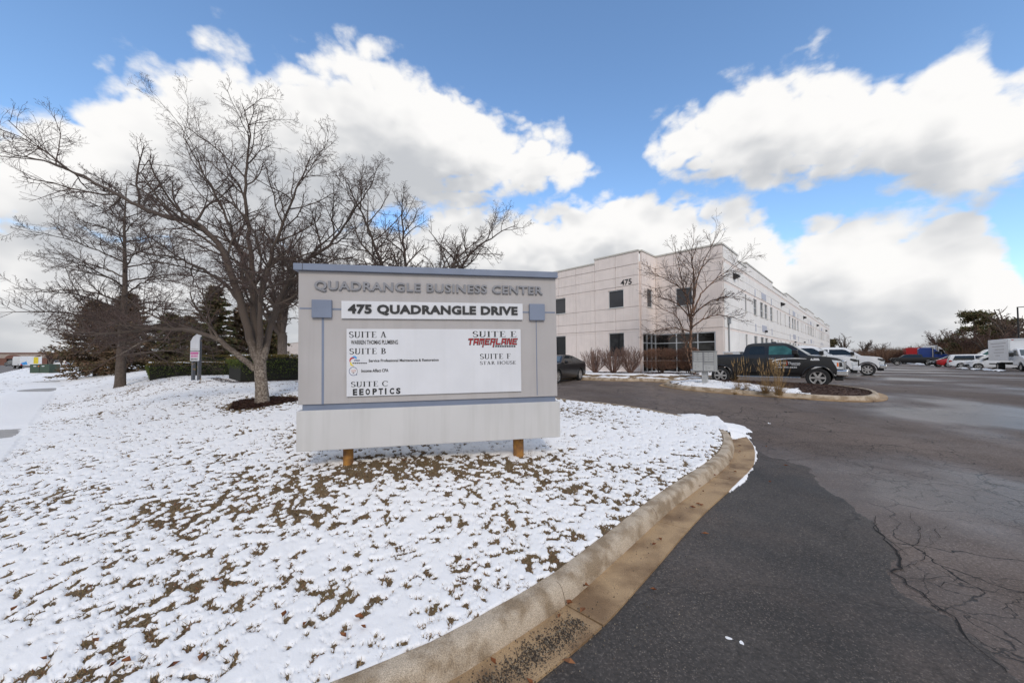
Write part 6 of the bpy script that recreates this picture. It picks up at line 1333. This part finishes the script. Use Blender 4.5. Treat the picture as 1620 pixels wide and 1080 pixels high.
MB().tube([(0, 0, 0), (0, 0, H)], [.11, .08], 10).build('pole', m_trim, lp, smooth=50); MB().box(-.05, 1.3, -.05, .05, H - .1, H).build('arm', m_trim, lp, fix=True); MB().box(1.0, 1.7, -.2, .2, H - .12, H + .06).build('lamp_head', m_trim, lp, fix=True, bevel=.02)
MB().box(-.25, .25, -.25, .25, -.3, .5).build('footing', m_conc, lp, fix=True)

# ------------------------------------------------------------------ far end of the street
m_brickw = M('red_brick', (.16, .075, .055), .9, var=.15, scale=8); m_fascia = M('tan_fascia', (.34, .28, .24), .9, var=.1, scale=2)
def strip_mall():
    Y = 112.0; o = at(-140, 575, Y); e = at(135, 575, Y + 8); z = .35; d = (V2(e) - V2(o)); L_ = d.length; root = thing('shop_building', 'long low brick shop building with arched entrance at the far left', 'building', (o.x, o.y, z), math.atan2(d.y, d.x)); kk = Y / F; Ht = 19 * kk; f0 = 11.6 * kk
    MB().box(0, L_, .5, 25, 0, Ht - .3).build('wall_core', m_trim, root, fix=True); MB().box(0, L_, 0, .5, f0, Ht).build('fascia', m_fascia, root, fix=True); MB().box(-.2, L_ + .2, -.2, .6, Ht, Ht + .35).build('roof_edge', m_brickw, root, fix=True)
    x = 0
    while x < L_ - 4:
        MB().box(x, x + 2.2, .1, .5, 0, f0).build('brick_pier', m_brickw, root, fix=True); MB().box(x + 2.2, x + 5.4, .35, .5, 0, f0).build('window', m_darkgl, root, fix=True); x += 5.4
    for px in (-60, 17, 90):
        c = (px + 140) * L_ / 275; mb = MB(); mb.prism([(c - 2.2, f0 - .2)] + [(c + 2.2 * math.cos(a) * -1, f0 + 1.1 * math.sin(a)) for a in np.linspace(0, math.pi, 12)] + [(c + 2.2, f0 - .2)], 'y', -.15, .0); mb.build('arch', m_brickw, root, fix=True)
strip_mall()
LG = 'vehicles far down the street'
def lz(x, y): return float(T_base(x, y)) - .12
def lpark(px, Y, spec, head, name, label, cat, zz=None):
    q = at(px, 575, Y); return vehicle(name, label, cat, (q.x, q.y, lz(q.x, q.y) if zz is None else zz), head, spec, LG)[0]
lpark(27, 88, wagon_spec(m_pgrey, 4.7, 1.6, 2.8), (-.9, .3), 'hatchback', 'grey car parked in front of the far shop building', 'car', .35)
lpark(98, 74, wagon_spec(m_pwhite, 4.6, 1.6, 2.7), (-.5, .86), 'hatchback', 'small white car far down the sidewalk', 'car'); lpark(108, 80, sedan_spec(m_pred), (-.5, .86), 'sedan', 'small red car beyond the white one down the sidewalk', 'car')
q = at(49, 580, 62); bt = thing('service_truck', 'white service truck with blue and yellow markings driving away down the street', 'truck', (q.x, q.y, lz(q.x, q.y)), math.atan2(SWD[1], SWD[0]) - RAD(-12), LG); k = 62 / F
MB().box(0, 5, -1.15, 1.15, .55, 2.1).build('box', m_pwhite, bt, fix=True, bevel=.04); MB().box(5, 6.6, -1, 1, .5, 1.9).build('cab', m_pwhite, bt, fix=True, bevel=.1); MB().box(-.015, 0, -.75, -.25, .85, 1.95).build('yellow_panel', m_syel, bt, fix=True); MB().prism([(.35, .7), (1.0, .6), (1.05, .95), (.5, 1.25)], 'x', -.012, 0).build('blue_mark', m_slb, bt, fix=True)
for y in (-1.0, 1.0): MB().box(-.03, 0, y - .1, y + .1, .58, .78).build('tail_light', m_tail, bt, fix=True); wheel(bt, 1.2, y * .95, .42, 1 if y > 0 else -1, .4, .56, 8); wheel(bt, 5.4, y * .9, .42, 1 if y > 0 else -1, .26, .56, 8)
far_tree(80, 52, 548, 91, 'small bare street tree beside the green cabinet', 'street trees far left', m_twigr, zb=.3); far_tree(98, 62, 546, 92, 'reddish bare street tree just right of the green cabinet', 'street trees far left', m_twigr, zb=.3); far_tree(112, 75, 550, 93, 'faint bare street tree nearest the evergreens', 'street trees far left', m_twigr, zb=.3)
thicket('far_brush', 'distant dark brown trees closing the view down the street', [(60, 330, 120, 170, 562, 556, 9000), (-150, 60, 150, 200, 560, 561, 5000), (330, 520, 130, 170, 556, 560, 5000)], 7, 0, m_brush)
